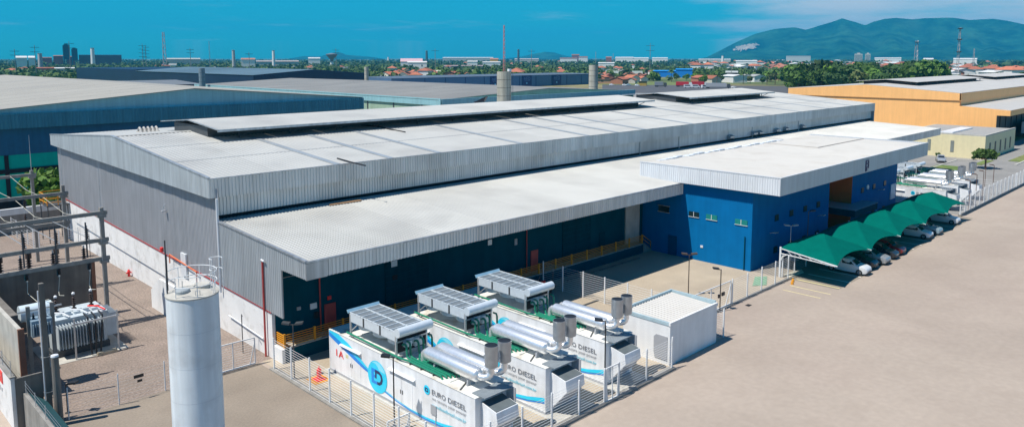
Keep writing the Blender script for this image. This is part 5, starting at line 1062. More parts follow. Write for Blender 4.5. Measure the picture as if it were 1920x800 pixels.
house(at(969, 840), 1, 1.9, 'orange-roofed house just right of the banded silo', None); house(at(988, 840), 0, 1.3, 'small orange-roofed house left of the pole behind the banners', None); house(at(1053, 900), 1, 1.6, 'lone orange hip-roofed house among trees above the banners', None); house(at(848, 800), 5, 1.5, 'bright red roofed house just above the blue hall', None); house(at(876, 800), 0, 1.2, 'low orange roof peeking over the blue hall near the silo', None)
clus(17, 1118, 1215, 640, 860, [2, 5, 0], 'part of the cluster by the round grey silo', 'brick houses by the grey silo'); clus(16, 1125, 1235, 900, 1700, [0, 4, 3], 'part of the group beyond the grey silo cluster', 'houses beyond the brick cluster')
for i, (px, D, k, l) in enumerate(((1315, 690, 5, 'brick-orange house left of the pair behind the parked trucks'), (1336, 680, 0, 'brick-orange house right of the pair behind the parked trucks'), (1378, 700, 6, 'cream building with grey roof behind the parked trucks'), (1402, 730, 3, 'grey-roofed white shed right of the cream building behind the trucks'), (1420, 720, 3, 'blue-grey shed among trees right of the trucks'), (1466, 800, 2, 'brown-roofed house among the trees above the orange hall end'), (1490, 780, 5, 'red-roofed house among the trees above the orange hall end'))): house(at(px, D), k, 1.25, l, None)
clus(120, 1400, 1710, 1250, 4200, [0, 1, 2, 3, 3, 4, 5, 6, 2], 'rows of the town below the mountain', 'town below the mountain', (1.3, 2.2)); clus(60, 1715, 1918, 820, 3000, [0, 2, 3, 4, 5, 6], 'part of the town right of the large trees', 'town right of the large trees', (1.2, 1.9)); clus(26, 1300, 1420, 1050, 3200, [0, 3, 4, 6], 'part of the settlement at the mountain foot', 'houses at the mountain foot', (1.2, 1.9))
clus(7, 8, 60, 1050, 1400, [0, 4], 'part of the far left group', 'houses far left'); clus(22, 480, 720, 1200, 3600, [3, 4, 6, 1], 'part of the scatter left of centre', 'pale houses left of centre', (.9, 1.4)); clus(20, 820, 1110, 1100, 3600, [3, 6, 4, 0], 'part of the scatter right of centre', 'houses right of centre', (.9, 1.4)); clus(9, 285, 430, 1300, 2200, [0, 5, 3], 'part of the group by the field', 'houses by the field')
# long low roofs
def longb(px0, px1, D, ytop, wall, roof, label, depth=30, name='industrial_hall', gable=.12, vents=False):
    a, b = at(px0, D), at(px1, D); c = (a + b) / 2; L = (b - a).length; z = max(4.0, zat(ytop, D)); t = thing(name, label, 'hall', (c.x, c.y, -.03), math.atan2(b.y - a.y, b.x - a.x)); WL[t.name] = Vector((0, 0, 0))
    zr_ = z * (1 - gable); B(-L / 2, L / 2, 0, depth, 0, zr_).build('wall', wall, t); MB().slab([(-L / 2 - .5, -.6, zr_), (-L / 2 - .5, depth / 2, z), (-L / 2 - .5, depth + .6, zr_)], (L + 1, 0, 0)).build('roof', roof, t)
    n = 0 if D > 1400 or 'blue' in label else min(8, max(2, int(L / 14)))
    for k in range(n): x = -L / 2 + (k + .5) * L / n; B(x - 1, x + 1, -.15, -.02, zr_ * .5, zr_ * .72).build('window', windk, t)
    for q in np.linspace(-L / 2, L / 2, max(2, int(L / 25))): p = c + (b - a).normalized() * q; clear(p, 18, 4)
    return t
ww = MATS['whitewash']; gw = mat('far grey wall', (.42, .42, .41), .7, var=.06); rbr = mat('red brown wall', (.30, .10, .075), .7, var=.1)
longb(28, 58, 1250, 124, houser, terr, 'long red-roofed house row at the far left', 14); longb(60, 100, 1200, 123.5, houser, terr, 'long red-roofed barn left of the grey roof', 14); longb(101, 138, 1150, 124, gw, wht, 'long light grey roof beside the red barn at the left', 16)
longb(30, 50, 1500, 105.5, ww, wht, 'left white shed on the far left horizon'); longb(53, 66, 1500, 105.5, ww, wht, 'right white shed on the far left horizon')
longb(148, 228, 2000, 103.5, mat('dark brown sheet', (.09, .055, .06), .6, var=.1), navy, 'long dark brown factory shed on the left horizon', 60, gable=.04); longb(73, 97, 1950, 107.5, rbr, terr2, 'low red factory wing left of the dark towers', 30, gable=.05); longb(100, 118, 1950, 104.5, rbr, terr2, 'taller red factory wing at the foot of the dark towers', 30, gable=.05); longb(125, 140, 1950, 106, rbr, terr2, 'red factory wing between the towers and the brown shed', 30, gable=.05)
for px0, px1, y, l, D in ((120, 132, 87.5, 'taller dark factory tower on the left horizon', 1930), (136, 146, 93.5, 'shorter dark factory tower on the left horizon', 1930)):
    a, b = at(px0, D), at(px1, D); w = (b - a).length; z = zat(y, D); t = thing('factory_tower', l, 'tower', (a + b) / 2, math.atan2(b.y - a.y, b.x - a.x)); WL[t.name] = Vector((0, 0, 0)); dt = mat('dark tower sheet', (.025, .05, .075), .6)
    B(-w / 2, w / 2, 0, w, z * .35, z).build('bunker', dt, t); [B(x - .6, x + .6, y_ - .6, y_ + .6, 0, z * .35).build('leg', darkg, t) for x in (-w / 2 + .6, w / 2 - .6) for y_ in (.6, w - .6)]; B(-w / 2 - 1.6, -w / 2, 1, w - 1, 0, z * .97).build('stair_tower', mat('teal steel', (.05, .16, .2), .5), t); B(-w * .35, w * .2, w * .3, w * .6, z, z + 1.6).build('headhouse', dt, t); free(t.location, 22)
longb(178, 242, 1000, 126.2, mat('sky blue wall', (.08, .42, .62), .6), mat('pale blue roof', (.25, .55, .68), .6), 'low bright blue roof behind the gabled grey roof at the left', 12)
longb(290, 318, 1500, 121.0, houser, terr, 'orange roofed building by the field at the left', 16); longb(316, 330, 1600, 119, ww, wht, 'white building beside the orange roof at the left', 14)
longb(312, 375, 2000, 109, concl, concl, 'long pale low shed left of the tall pole on the horizon', 40); longb(452, 478, 1500, 109, ww, terr2, 'white-ended pink shed left of the white chimney', 30); longb(480, 560, 1700, 113.5, concl, mat('pinkish roof', (.46, .38, .35), .7), 'long pinkish roofs among the trees left of centre', 50)
longb(578, 600, 1900, 107.8, ww, wht, 'small white shed on the horizon left of the water tower', 30); longb(751, 792, 1500, 109.8, ww, mat('red trimmed roof', (.62, .4, .4), .6), 'white arched hall with red trim in the distance', 40, gable=.3); longb(764, 800, 1300, 115, ww, wht, 'long white low hall in front of the arched hall', 20); longb(830, 925, 3200, 107.5, concl, wht, 'very long pale hall on the horizon left of the silo', 90); longb(876, 895, 1500, 114, ww, wht, 'small white hall left of the silo', 20)
longb(832, 905, 1350, 122.5, mat('mauve wall', (.40, .31, .30), .7, var=.1), mat('mauve roof', (.40, .30, .29), .7, var=.15), 'pinkish grey factory roofs in the middle distance', 50); longb(810, 890, 1050, 131.5, concl, mat('cream roof', (.60, .54, .42), .7), 'long cream roof behind palm trees above the blue hall', 26, gable=.35); longb(905, 938, 1500, 115.5, ww, wht, 'white shed below the yellow block', 20)
longb(919, 934, 1700, 109.5, mat('yellow plaster', (.78, .48, .12), .7), terr2, 'yellow and brown block left of the silo', 18); longb(965, 1010, 2400, 110, concl, mat('pink grey roof', (.5, .42, .4), .7), 'long pink grey roof right of the silo on the horizon', 40)
longb(1050, 1082, 2600, 108.5, ww, terr2, 'lower wing of the white mill on the horizon', 40); longb(1085, 1102, 2600, 106.0, ww, terr2, 'right wing of the white mill on the horizon', 40); longb(1072, 1086, 2650, 102.0, mat('mill brown', (.2, .13, .14), .7), terr2, 'tall brown block of the mill on the horizon', 40); longb(1136, 1147, 2400, 106.5, rbr, terr2, 'small red block right of the mill on the horizon', 30)
longb(1154, 1188, 2600, 107.0, ww, wht, 'white hall on the horizon, left one behind the tall pole', 60); longb(1186, 1216, 2600, 108.0, ww, wht, 'lower white hall on the horizon just left of the tall pole', 60); longb(1223, 1252, 2600, 108.0, ww, wht, 'white hall on the horizon just right of the tall pole', 60); longb(1122, 1152, 1500, 117, ww, wht, 'white flat-roofed hall above the brick-red cluster', 20)
longb(1137, 1205, 900, 133.0, darkg, mat('grey green roof', (.27, .31, .27), .7), 'wide open shed with a grey green roof among the brick houses', 34, gable=.5); longb(1310, 1370, 2300, 110.5, concl, wht, 'grey hall at the left foot of the mountain', 50); longb(1380, 1420, 1700, 113.0, ww, wht, 'long white hall at the left foot of the mountain', 40)
bp_ = mat('bright blue wall', (.01, .20, .62), .5, var=.05)
t = longb(1224, 1270, 870, 131.5, bp_, mat('bright blue roof', (.02, .28, .72), .5), 'bright blue warehouse, left and longer part', 30, gable=.1); t = longb(1268, 1299, 850, 128.5, bp_, MATS['bright blue roof'], 'bright blue warehouse, right and taller part', 36, gable=.08)
longb(1362, 1384, 800, 132, darkg, mat('canopy grey', (.42, .44, .42), .6), 'open grey shelter on legs behind the cream building', 14, gable=.2)
longb(1474, 1520, 2600, 105.0, mat('pale grey box', (.46, .50, .50), .6), gw, 'big pale grey box building below the mountain', 90, gable=.02)
for px0, px1, y, l in ((1602, 1617, 102.0, 'left of two pale apartment blocks below the mountain'), (1622, 1632, 102.0, 'right of two pale apartment blocks below the mountain')):
    D = 3000; a, b = at(px0, D), at(px1, D); w = (b - a).length; z = zat(y, D); t = thing('apartment_block', l, 'apartments', (a + b) / 2, math.atan2(b.y - a.y, b.x - a.x)); WL[t.name] = Vector((0, 0, 0)); B(-w / 2, w / 2, 0, 18, 0, z).build('wall', mat('beige tower', (.55, .53, .47), .7), t); B(-w * .2, w * .2, 4, 12, z, z + 4).build('lift_house', concl, t)
    for k in range(9): B(-w / 2 + 1, w / 2 - 1, -.3, -.05, 2 + k * z / 10, 3.3 + k * z / 10).build('window_band', windk, t)
longb(1640, 1690, 3000, 108, ww, wht, 'white halls on the horizon right of the apartment blocks', 50); longb(1788, 1832, 1900, 109, ww, wht, 'white zigzag-roofed hall behind the tall mast', 50); longb(1732, 1750, 1700, 109, ww, wht, 'small white hall right of the lattice mast', 30)
longb(1828, 1864, 900, 135.5, houser, terr, 'long orange-tiled roof behind the orange hall', 12); longb(1864, 1885, 905, 131.5, ww, terr, 'red-roofed white house beside the long orange-tiled roof', 10); longb(1768, 1800, 880, 134, ww, wht, 'white flat-roofed shop left of the mast foot', 12)
for i, (px, l) in enumerate(((1704, 'left'), (1748, 'right'))):     # barrel roofs
    D = 520; a = at(px, D); t = thing('barrel_roof_shed', l + ' of two brick barrel-roofed sheds behind the orange hall', 'shed', a, AZ - R(90) - math.atan((px - 960) / DD)); WL[t.name] = Vector((0, 0, 0))
    z = zat(149, D) if i == 0 else zat(148.5, D); P = [(16 * math.cos(R(q)), 0, z - 3.2 + 3.2 * math.sin(R(q))) for q in range(0, 181, 15)]; MB().slab(P, (0, 22, 0)).build('roof', gryr, t); B(-15.8, 15.8, .2, 21.8, 0, z - 3.2).build('wall', houser, t); MB().slab([(p[0] * .97, -.1, p[2] - .1) for p in P], (0, .08, 0)).build('end_wall', mat('orange brick', (.55, .17, .09), .8), t)
for i, px in enumerate((1789, 1805, 1821)):
    a = at(px, 1150); t = thing('arched_house', ['left', 'middle', 'right'][i] + ' of three small white arched fronts behind the mast', 'house', a, AZ - R(90) - math.atan((px - 960) / DD)); WL[t.name] = Vector((0, 0, 0)); P = [(5.2 * math.cos(R(q)), 0, 3.6 + 4.4 * math.sin(R(q))) for q in range(0, 181, 20)]
    MB().slab([(5.2, 0, 0)] + P + [(-5.2, 0, 0)], (0, 8, 0)).build('wall', ww, t); MB().slab([(1.3, -.1, 1)] + [(1.3 * math.cos(R(q)), -.1, 3.6 + 1.2 * math.sin(R(q))) for q in range(0, 181, 30)] + [(-1.3, -.1, 1)], (0, .1, 0)).build('window', windk, t)
# ================================================================== SILOS, CHIMNEYS, MASTS, POLES
def silo(p, r, h, label, m=siloc, ladder=False):
    t = thing('silo', label, 'silo', p); n = max(3, int(h / 1.6))
    for k in range(n): MB().lathe((p.x, p.y, 0), [(r, k * h / n + .04), (r, (k + 1) * h / n - .04)], 32).build('ring', m, t, smooth=True)
    MB().lathe((p.x, p.y, 0), [(r - .05, 0), (r - .05, h - .02), (0, h - .02)], 28).build('core', concd, t)
    if ladder:
        for s in (-.25, .25): MB().bar((p.x + r * .75 + .1, p.y - r * .75 + s, 0), (p.x + r * .75 + .1, p.y - r * .75 + s, h), .05).build('ladder_rail', darkg, t)
    return t
def mast(p, h, label, w=1.0, m=None, z0=0, top=.25, plat=()):
    m = m or mat('mast steel', (.42, .40, .40), .5, .3); t = thing('lattice_mast', label, 'mast', (p.x, p.y, z0)); c = [(math.cos(R(a)), math.sin(R(a))) for a in (90, 210, 330)]; W_ = lambda q: w * (1 - q) + w * top * q
    for x, y in c: MB().bar((p.x + x * w / 2, p.y + y * w / 2, z0), (p.x + x * w * top / 2, p.y + y * w * top / 2, z0 + h), max(.05, w * .09)).build('leg', m, t)
    n = max(6, int(h / (1.6 * w))); n = min(n, 22); mm = MB()
    for k in range(n):
        for j in range(3):
            q0, q1 = k / n, (k + 1) / n; a, b = c[j], c[(j + 1) % 3]; mm.bar((p.x + a[0] * W_(q0) / 2, p.y + a[1] * W_(q0) / 2, z0 + h * q0), (p.x + b[0] * W_(q1) / 2, p.y + b[1] * W_(q1) / 2, z0 + h * q1), max(.04, w * .055))
    mm.build('lacing', m, t)
    for q in plat: MB().cyl((p.x, p.y, z0 + h * q), (p.x, p.y, z0 + h * q + .9), .35 + w * .5, .6 + w * .7, 10).build('platform', darkg, t)
    return t
def pole(px, D, ytop, label, arms=2, w=2.6, m=None):
    p = at(px, D); h = zat(ytop, D); m = m or conc; t = thing('power_pole', label, 'power pole', p, AZ - R(90) - math.atan((px - 960) / DD) + .3); WL[t.name] = Vector((0, 0, 0)); r = max(.16, D * .00035)
    MB().cyl((0, 0, 0), (0, 0, h), r * 1.3, r * .75, 8).build('shaft', m, t)
    for k in range(arms):
        z = h * (.93 - .13 * k); MB().bar((-w / 2, 0, z), (w / 2, 0, z), r * 1.1).build('cross_arm', darkg, t)
        for x in (-w / 2, -w / 4, w / 4, w / 2): MB().cyl((x, 0, z), (x, 0, z + .45), r * .5, n=6).build('insulator', darkg, t)
    return t
s1 = at(945, 150); silo(s1, 1.42, zat(134, 150), 'banded concrete silo with a tall mast on top, behind the warehouse', ladder=True); mast(s1, zat(48, 150) - zat(134, 150), 'red and white mast on top of the banded concrete silo', .5, mat('mast red white', (.50, .22, .2), .5), zat(134, 150), .5)
o = B(s1.x + .5, s1.x + 1.1, s1.y - 1.0, s1.y - .4, zat(134, 150), zat(134, 150) + .5).build('junction_box', whitef); tag(o, 'small white box on the rim of the banded silo', 'box')
silo(at(1113, 232), 1.4, zat(122, 232), 'round grey silo right of the navy banners'); silo(at(377, 300), 1.1, zat(126.5, 300), 'grey silo standing in front of the navy hall', mat('blue grey silo', (.16, .22, .25), .7)); silo(at(686.5, 330), .9, zat(125, 330), 'small pale tank on the right end of the navy hall', siloc)
def chim(px, D, ytop, w, label, m=ww, cap=True):
    p = at(px, D); h = zat(ytop, D); t = thing('chimney', label, 'chimney', p); MB().cyl((p.x, p.y, 0), (p.x, p.y, h), w * .42, w * .32, 14).build('shaft', m, t, smooth=True); MB().lathe((p.x, p.y, h), [(w * .35, -.8), (w * .38, 0), (0, .1)], 14).build('cap', gw, t); free(p, 10)
chim(174, 1500, 92.5, 9, 'white stack behind the dark brown factory'); chim(438, 1300, 95, 7, 'pale tower left of the pink shed', gw); chim(513, 1400, 95.5, 7, 'white slim tower above the pinkish roofs'); chim(800, 1900, 95.5, 8, 'dark slim tower left of centre', mat('dark stack', (.07, .12, .14), .6)); chim(972, 2000, 93, 8, 'slim dark stack right of the silo on the horizon', MATS['dark stack']); chim(1355, 2200, 104.5, 9, 'small white tower at the left foot of the mountain'); chim(728, 2600, 107, 8, 'tiny white tower on the horizon right of the twin pole'); chim(75, 1250, 101.5, 8, 'short grey tank tower left of the red factory', gw)
p = at(622, 1500); t = thing('mushroom_water_tower', 'dark mushroom-shaped water tower left of centre on the horizon', 'water tower', p); MB().cyl((p.x, p.y, 0), (p.x, p.y, 14), 3.2, 3.2, 12).build('shaft', ww, t); MB().lathe((p.x, p.y, 14), [(2.5, 0), (4, 5), (11, zat(100, 1500) - 17.5), (11, zat(100, 1500) - 16.2), (0, zat(100, 1500) - 14)], 18).build('bowl', mat('bowl grey', (.16, .17, .19), .7), t)
mast(at(308, 1800), zat(65, 1800), 'red and white lattice tower on the left horizon', 9.0, mat('pink white steel', (.55, .45, .44), .5), 0, .5); mast(at(393, 1200), zat(80, 1200), 'thin guyed mast right of the lattice tower on the left', 1.8, None, 0, .6); mast(at(1718, 1800), zat(80, 1800), 'pale lattice mast with antennas in front of the mountain', 9, None, 0, .6, (.93,))
p = at(1797, 890); t = mast(p, zat(60, 890), 'tall tapering mast with dark platforms in front of the mountain', 3.2, None, 0, .5, (.52, .76, .97))
mast(at(1826, 1500), zat(94, 1500), 'faint lattice mast behind the zigzag-roofed hall', 4, None, 0, .4); mast(at(1117, 2000), zat(97, 2000), 'faint thin mast right of the white mill', 2.5, None, 0, .6); mast(at(1150, 2000), zat(101, 2000), 'second faint mast right of the red block by the mill', 3, None, 0, .6)
for px, D, y, l, a in ((28, 900, 95, 'power pole at the far left edge', 2), (66, 900, 88.5, 'power pole left of the red factory', 2), (131, 1100, 82, 'power pole between the dark factory towers', 2), (268, 1300, 85, 'left pole of the twin power poles', 4), (273.5, 1350, 88, 'right pole of the twin power poles', 4), (357, 1300, 92, 'power pole left of the thin mast', 2), (467, 900, 99, 'power pole right of the pale tower', 1), (630, 1300, 92, 'power pole beside the mushroom water tower', 2), (816, 820, 92, 'power pole above the middle of the blue hall', 1), (996.5, 880, 93, 'power pole between the two banners on the right', 1), (1219, 745, 82, 'tall pale power pole right of the silos', 2), (1372, 740, 122, 'short pole by the open grey shelter', 1)): pole(px, D, y, l, a, 8 if D < 1000 else 11)
# ================================================================== TRUCKS
def truck(p, rz, trailer, cabm, label, L=12):
    t = thing('parked_truck', label, 'truck', p, rz, 'trucks in the far lorry park'); WL[t.name] = Vector((0, 0, 0)); B(-L / 2, L / 2 - 2.6, -1.25, 1.25, 1.1, 3.9).build('trailer', trailer, t); B(-L / 2, L / 2, -.9, .9, .7, 1.08).build('chassis', darkg, t)
    MB().slab([(L / 2 - 2.3, -1.2, .7), (L / 2, -1.2, .7), (L / 2, -1.2, 2.1), (L / 2 - .35, -1.2, 3.3), (L / 2 - 2.3, -1.2, 3.3)], (0, 2.4, 0)).build('cab', cabm, t); B(L / 2 - .3, L / 2 + .02, -1.0, 1.0, 2.1, 2.95).build('windscreen', carglass, t)
    for x in (-L / 2 + 1, -L / 2 + 2.2, L / 2 - 1.2):
        for y in (-1.15, 1.15): MB().cyl((x, y - .13, .5), (x, y + .13, .5), .5, n=14).build('wheel', tyre, t)
    free(p, 10)
tb = AZ - R(90) - math.atan(380 / DD)
truck(at(1284, 585), tb, mat('red trailer', (.5, .02, .03), .5), cw, 'red truck left of the far lorry park'); truck(at(1313, 590), tb + .1, MATS['red trailer'], cw, 'red truck in the middle of the far lorry park'); truck(at(1348, 560), tb + R(180) * 0, greylp, darkg, 'long grey semi-trailer truck at the right of the lorry park', 17); truck(at(1240, 580), tb, mat('grey tarp', (.2, .22, .25), .7), darkg, 'dark grey truck at the left end of the lorry park', 9)
for i, (px, D, l) in enumerate(((1291, 565, 'white van in front of the left red truck'), (1306, 566, 'small white van between the red trucks'), (1324, 562, 'tilted white van beside the grey semi-trailer'))):
    t = thing('parked_van', l, 'van', at(px, D), tb + (.5 if i == 2 else .2), 'vans in the lorry park'); WL[t.name] = Vector((0, 0, 0)); MB().slab([(-2.8, -1, .4), (2.8, -1, .4), (2.8, -1, 1.2), (2.1, -1, 1.5), (1.5, -1, 2.5), (-2.8, -1, 2.5)], (0, 2, 0)).build('body', cw, t); MB().slab([(-2.3, -1.03, 1.5), (1.6, -1.03, 1.5), (1.3, -1.03, 2.2), (-2.3, -1.03, 2.2)], (0, 2.06, 0)).build('windows', carglass, t); [MB().cyl((x, y - .1, .35), (x, y + .1, .35), .35, n=12).build('wheel', tyre, t) for x in (-1.8, 1.8) for y in (-.95, .95)]
for px, D, pm_, l in ((1148, 600, cw, 'white car by the grass strip right of the grey silo'), (1172, 595, cw, 'white car right of centre on the far road'), (1180, 600, cbl, 'blue grey car beside the white one on the far road'), (1196, 590, cw, 'white car left of the yellow-roofed kiosk on the far road'), (1378, 565, cw, 'white car right of the semi-trailer')): car('hatch', pm_, *at(px, D)[:2], tb + .2, l, 'cars on the far road')
t = thing('roadside_kiosk', 'small yellow-brown kiosk by the far road', 'kiosk', at(1206, 600), tb); WL[t.name] = Vector((0, 0, 0)); B(-3, 3, 0, 4, 0, 3.4).build('wall', mat('kiosk ochre', (.4, .27, .05), .7), t); B(-3.4, 3.4, -.5, 4.4, 3.4, 3.6).build('roof', darkg, t)
longb(1118, 1165, 640, 149.5, mat('brick garden wall', (.50, .29, .17), .8, var=.15), conc, 'long brick garden wall below the brick-red houses', 1, 'garden_wall', .02)
setting(MB().add([tuple(at(px, D) + Vector((0, 0, .02))) for px, D in ((1130, 620), (1500, 620), (1500, 480), (1130, 480))], [(0, 3, 2, 1)]).build('lorry_park', asph)); setting(MB().add([tuple(at(px, D) + Vector((0, 0, .03))) for px, D in ((1110, 690), (1330, 690), (1330, 622), (1110, 622))], [(0, 3, 2, 1)]).build('roadside_grass', grassm))
setting(MB().add([tuple(at(px, D) + Vector((0, 0, .03))) for px, D in ((150, 2600), (350, 2200), (340, 1250), (150, 1300))], [(0, 3, 2, 1)]).build('field', mat('dry field', (.24, .22, .07), .95, var=.2, scale=.02, col2=(.13, .16, .05))))
# white lorry at the dock of the orange hall
t = thing('box_trailer', 'white box trailer parked at the orange hall dock at the right edge', 'trailer', (262, 46.5, 0)); B(246, 268, 45.2, 48.2, 1.2, 4.3).build('box', whitef, t); B(246.5, 267.5, 45.8, 47.8, .7, 1.18).build('chassis', black, t); [MB().cyl((x, y, .5), (x, y + .3, .5), .5, n=16).build('wheel', tyre, t) for x in (252, 253.4, 264) for y in (45.3, 47.8)]; B(270, 272.6, 45.4, 48, .6, 4.2).build('cab', whitef, t); 
# ================================================================== VEGETATION
def blocked(x, y):
    if -70 < x < 300 and y < 112: return True
    if 10 < x < 440 and 108 < y < 470: return True
    if x > 160 and 20 < y < 112 and x < 432: return True
    for a, b, r in FREE:
        if (a - x) ** 2 + (b - y) ** 2 < r * r: return True
    return False
nt_ = 0
LB = {0: 'dark green broad tree', 1: 'mid green broad tree', 2: 'light green tree', 3: 'olive green tree', 4: 'large dark spreading tree', 5: 'tall mid green tree'}
ZN = ((0, 480, 'in the belt at the left'), (480, 960, 'in the belt left of the silo'), (960, 1300, 'in the belt right of the silo'), (1300, 1480, 'behind the lorry park'), (1480, 1770, 'in the large grove behind the orange hall'), (1770, 1920, 'at the right edge behind the orange hall'))
def zone(px): return next(z[2] for z in ZN if z[0] <= px < z[1] + .01)
def grove(n, px0, px1, D0, D1, kinds, s0, s1):
    global nt_
    for _ in range(n):
        px = rng.uniform(px0, px1); D = 1 / rng.uniform(1 / D1, 1 / D0); p = at(px, D)
        if blocked(p.x, p.y): continue
        k = int(rng.choice(kinds)); tree(p.x, p.y, k, rng.uniform(s0, s1), LB[k] + ' ' + zone(px) + ', ' + ('left', 'middle', 'right')[min(2, int((px - px0) / (px1 - px0) * 3))] + ' ' + ('rear', 'front')[int((1 / D - 1 / D1) / (1 / D0 - 1 / D1) > .5)] + ' part', 'trees ' + zone(px)); nt_ += 1
grove(85, 1485, 1765, 470, 720, [0, 1, 1, 2, 3, 4, 5], 1.5, 2.4)
tree(*at(1540, 520)[:2], 2, 2.9, 'bright yellow-green tree, largest light crown in the grove behind the orange hall'); tree(*at(1620, 510)[:2], 1, 2.3, 'big mid green tree in the middle of the grove behind the orange hall'); tree(*at(1690, 500)[:2], 4, 2.0, 'big dark spreading tree at the right of the grove behind the orange hall'); tree(*at(1905, 500)[:2], 3, 2.0, 'big olive tree at the right edge behind the orange hall')
tree(*at(1655, 450)[:2], 4, 1.6, 'dark tree just behind the left end of the orange hall')
grove(24, 1770, 1919, 470, 900, [0, 1, 3], .9, 1.3); grove(50, 1300, 1490, 640, 1000, [0, 1, 3, 2], .9, 1.4); grove(60, 960, 1300, 720, 1100, [0, 1, 3, 5], .8, 1.2); grove(45, 480, 960, 760, 1200, [0, 1, 3, 5], .8, 1.2); grove(60, 0, 480, 1050, 1600, [0, 1, 3, 5], .9, 1.4)
for i, (px, D) in enumerate(((822, 790), (832, 800), (845, 780), (880, 790), (905, 800), (925, 780), (938, 770), (1345, 640), (1440, 640), (1455, 650), (1395, 660), (1260, 700))):
    tree(*at(px, D)[:2], 'palm', rng.uniform(1.2, 1.7), ['first', 'second', 'third', 'fourth', 'fifth', 'sixth', 'seventh', 'eighth', 'eleventh', 'twelfth', 'tenth', 'ninth'][i] + ' coconut palm from the left, ' + zone(px), 'palms ' + zone(px), 'palm_tree')
# everything farther: one mass of crowns
def mass(name, n, px0, px1, D0, D1, m, label, per=20, seed=1, hh=(5, 10), skip=True):
    r = np.random.default_rng(seed); V = []; Fc = []; q = 0
    for _ in range(n):
        px = r.uniform(px0, px1); D = math.exp(r.uniform(math.log(D0), math.log(D1))); p = at(px, D)
        if skip and blocked(p.x, p.y): continue
        h = r.uniform(*hh); w = h * r.uniform(.45, .75); nq = per if D < 1400 else per // 2; sc = 1 if D < 1400 else 1.5
        d = r.normal(size=(nq, 3)); d /= np.linalg.norm(d, axis=1)[:, None]; c = np.array((p.x, p.y, h * .5)) + d * np.array((w, w, h * .48)) * r.uniform(.65, 1.05, size=(nq, 1))
        nm_ = d + r.normal(size=(nq, 3)) * .5; nm_ /= np.linalg.norm(nm_, axis=1)[:, None]; a = np.cross(nm_, r.normal(size=(nq, 3))); a /= np.linalg.norm(a, axis=1)[:, None]; b = np.cross(nm_, a); s = (w * r.uniform(.3, .55, size=(nq, 1))) * sc
        V.append(np.stack([c - a * s, c + b * s * .8, c + a * s, c - b * s * .8], 1).reshape(-1, 3)); q += nq
    V = np.concatenate(V); me = bpy.data.meshes.new(name); me.vertices.add(len(V)); me.vertices.foreach_set('co', V.astype('f').ravel()); me.loops.add(len(V)); me.loops.foreach_set('vertex_index', np.arange(len(V), dtype='i')); me.polygons.add(q); me.polygons.foreach_set('loop_start', np.arange(0, len(V), 4, dtype='i')); me.update(calc_edges=True); me.materials.append(m)
    o = bpy.data.objects.new(name, me); COL.objects.link(o); stuff(o, label, 'trees'); return o
mat('far wood dark', (.050, .100, .026), .85, var=.45, scale=.05, transl=.15); mat('far wood mid', (.085, .145, .03), .85, var=.45, scale=.05, transl=.15)
mass('far_wood', 2300, -60, 1980, 850, 1900, MATS['far wood dark'], 'dark tree cover reaching back over the plain', 20, 1); mass('far_wood', 1900, -60, 1980, 720, 1800, MATS['far wood mid'], 'lighter green tree cover between the far houses', 20, 2); mass('far_wood', 5200, -60, 1980, 1800, 6000, MATS['far wood dark'], 'hazy tree line along the horizon', 16, 3, (6, 13)); 
# ================================================================== MOUNTAINS
def mountain(name, sky_pts, Dr, front, back, label, m, seed=0, nx=150, ny=44, rough=1.0):
    r = np.random.default_rng(seed); xs = np.array([p[0] for p in sky_pts], float); ys_ = np.array([p[1] for p in sky_pts], float); v = []; f = []
    ph = r.uniform(0, 6.28, 24); fr = r.uniform(.004, .06, 24); am = (.004 / fr) ** .55
    for i in range(nx + 1):
        px = xs[0] + (xs[-1] - xs[0]) * i / nx; hr = max(0, zat(np.interp(px, xs, ys_), Dr))
        for j in range(ny + 1):
            t = j / ny; D = front + (back - front) * t; tr = (Dr - front) / (back - front)
            if t <= tr: s = (t / tr) ** 1.15
            else: s = 1 - ((t - tr) / (1 - tr)) ** 1.3
            n = sum(am[k] * math.sin(fr[k] * (px * 1.0 + 60 * math.sin(ph[k]) * t * 3) * 2.2 + ph[k] + t * 9 * math.cos(ph[k])) for k in range(24)) / 4
            w = 4 * s * (1 - s) if t < tr else 0
            h = hr * s * (1 - .30 * rough * w * (.5 + .5 * math.tanh(1.6 * n))) - 3; p = at(px, D); v.append((p.x, p.y, h))
    for i in range(nx):
        for j in range(ny): a = i * (ny + 1) + j; f.append((a, a + ny + 1, a + ny + 2, a + 1))
    o = MB().add(v, f).build(name, m, smooth=False); o.data.polygons.foreach_set('use_smooth', [True] * len(o.data.polygons)); setting(o); o['label'] = label; return o
mtn = mat('forested mountain', (.011, .046, .022), .95, var=.7, scale=.006, fine=.35, fscale=.03, col2=(.018, .065, .03), dirt=(.06, .09, .05), dirt_amt=.3, dscale=.003, spec=0)
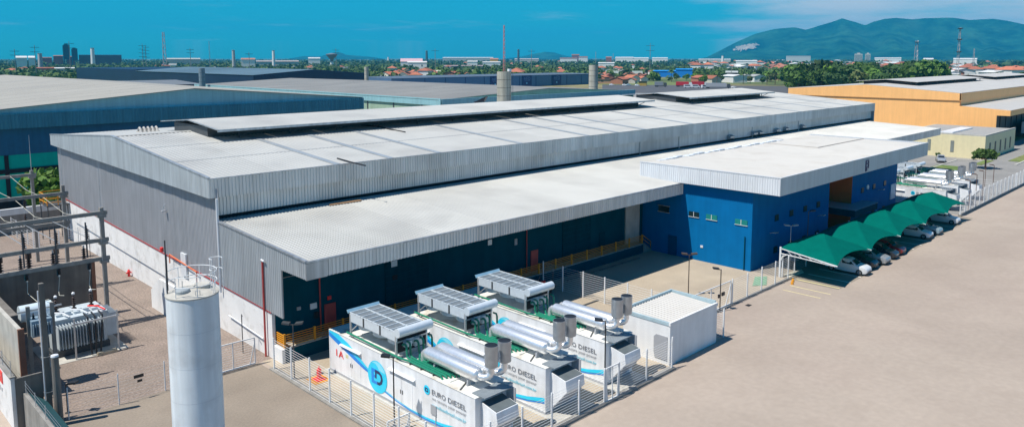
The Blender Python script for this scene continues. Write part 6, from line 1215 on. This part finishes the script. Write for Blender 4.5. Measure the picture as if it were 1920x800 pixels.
mountain('mountain', [(1300, 112), (1325, 107), (1350, 95), (1380, 80), (1414, 66), (1450, 57.6), (1487, 55), (1509, 59.6), (1537, 52), (1560, 46), (1575, 41), (1594, 46), (1619, 53.4), (1633, 48), (1653, 43.6), (1675, 42), (1706, 45), (1731, 43.6), (1779, 43.6), (1813, 48), (1858, 47), (1886, 51), (1920, 57.6), (1990, 66), (2080, 62), (2180, 84), (2300, 100), (2400, 112)], 7600, 5600, 9600, 'long forested mountain under thin clouds at the right', mtn, 5, 240, 70, 2.4)
mountain('hill', [(940, 110), (975, 106.5), (1000, 101), (1022, 97), (1040, 98.5), (1058, 104), (1080, 108), (1110, 110)], 9000, 8200, 9800, 'small conical hill on the horizon right of the silo', mtn, 6, 40, 16); mountain('hill', [(540, 110), (570, 105), (600, 106), (622, 99.5), (636, 97.5), (650, 103), (690, 106), (720, 110)], 9000, 8200, 9800, 'low double hill on the horizon left of centre', mtn, 7, 40, 16)
# bare quarry face on the left shoulder of the mountain: exposed rock benches
qv = mat('bare granite', (.36, .30, .23), .9, var=.35, scale=.02)
dgm = bpy.data.objects['mountain'].data; mv = np.array([v.co[:] for v in dgm.vertices])
sel = []; keep = set()
for p in dgm.polygons:
    c = p.center; d = c - Vector((0, 0, H)); w = d.dot(FW); sx = PX + F * d.dot(RT) / w; sy = PY - F * d.dot(UP) / w
    if ((sx - 1400 + 7 * math.sin(sy)) / 22) ** 2 + ((sy - 91 + .12 * (sx - 1400)) / 5.0) ** 2 < 1: sel.append(tuple(p.vertices))
ids = sorted({i for f_ in sel for i in f_}); ix = {i: k for k, i in enumerate(ids)}
if sel: setting(MB().add([tuple(mv[i] + np.array((-8, -8, 5 + 6 * (i % 3)))) for i in ids], [tuple(ix[i] for i in f_) for f_ in sel]).build('quarry', qv))
# ================================================================== HAZE
hz = B(-9200, 11700, -9200, 11700, -1.5, 520).build('haze', []); stuff(hz, 'thin blue haze over the plain', 'haze')
hm = bpy.data.materials.new('haze'); hm.use_nodes = True; hn = hm.node_tree; hn.nodes.clear(); vo = hn.nodes.new('ShaderNodeOutputMaterial'); pv = hn.nodes.new('ShaderNodeVolumePrincipled'); pv.inputs['Color'].default_value = (.03, .56, .97, 1); pv.inputs['Density'].default_value = 1.1e-4; pv.inputs['Anisotropy'].default_value = 0.0
hn.links.new(pv.outputs[0], vo.inputs['Volume']); hz.data.materials.append(hm)
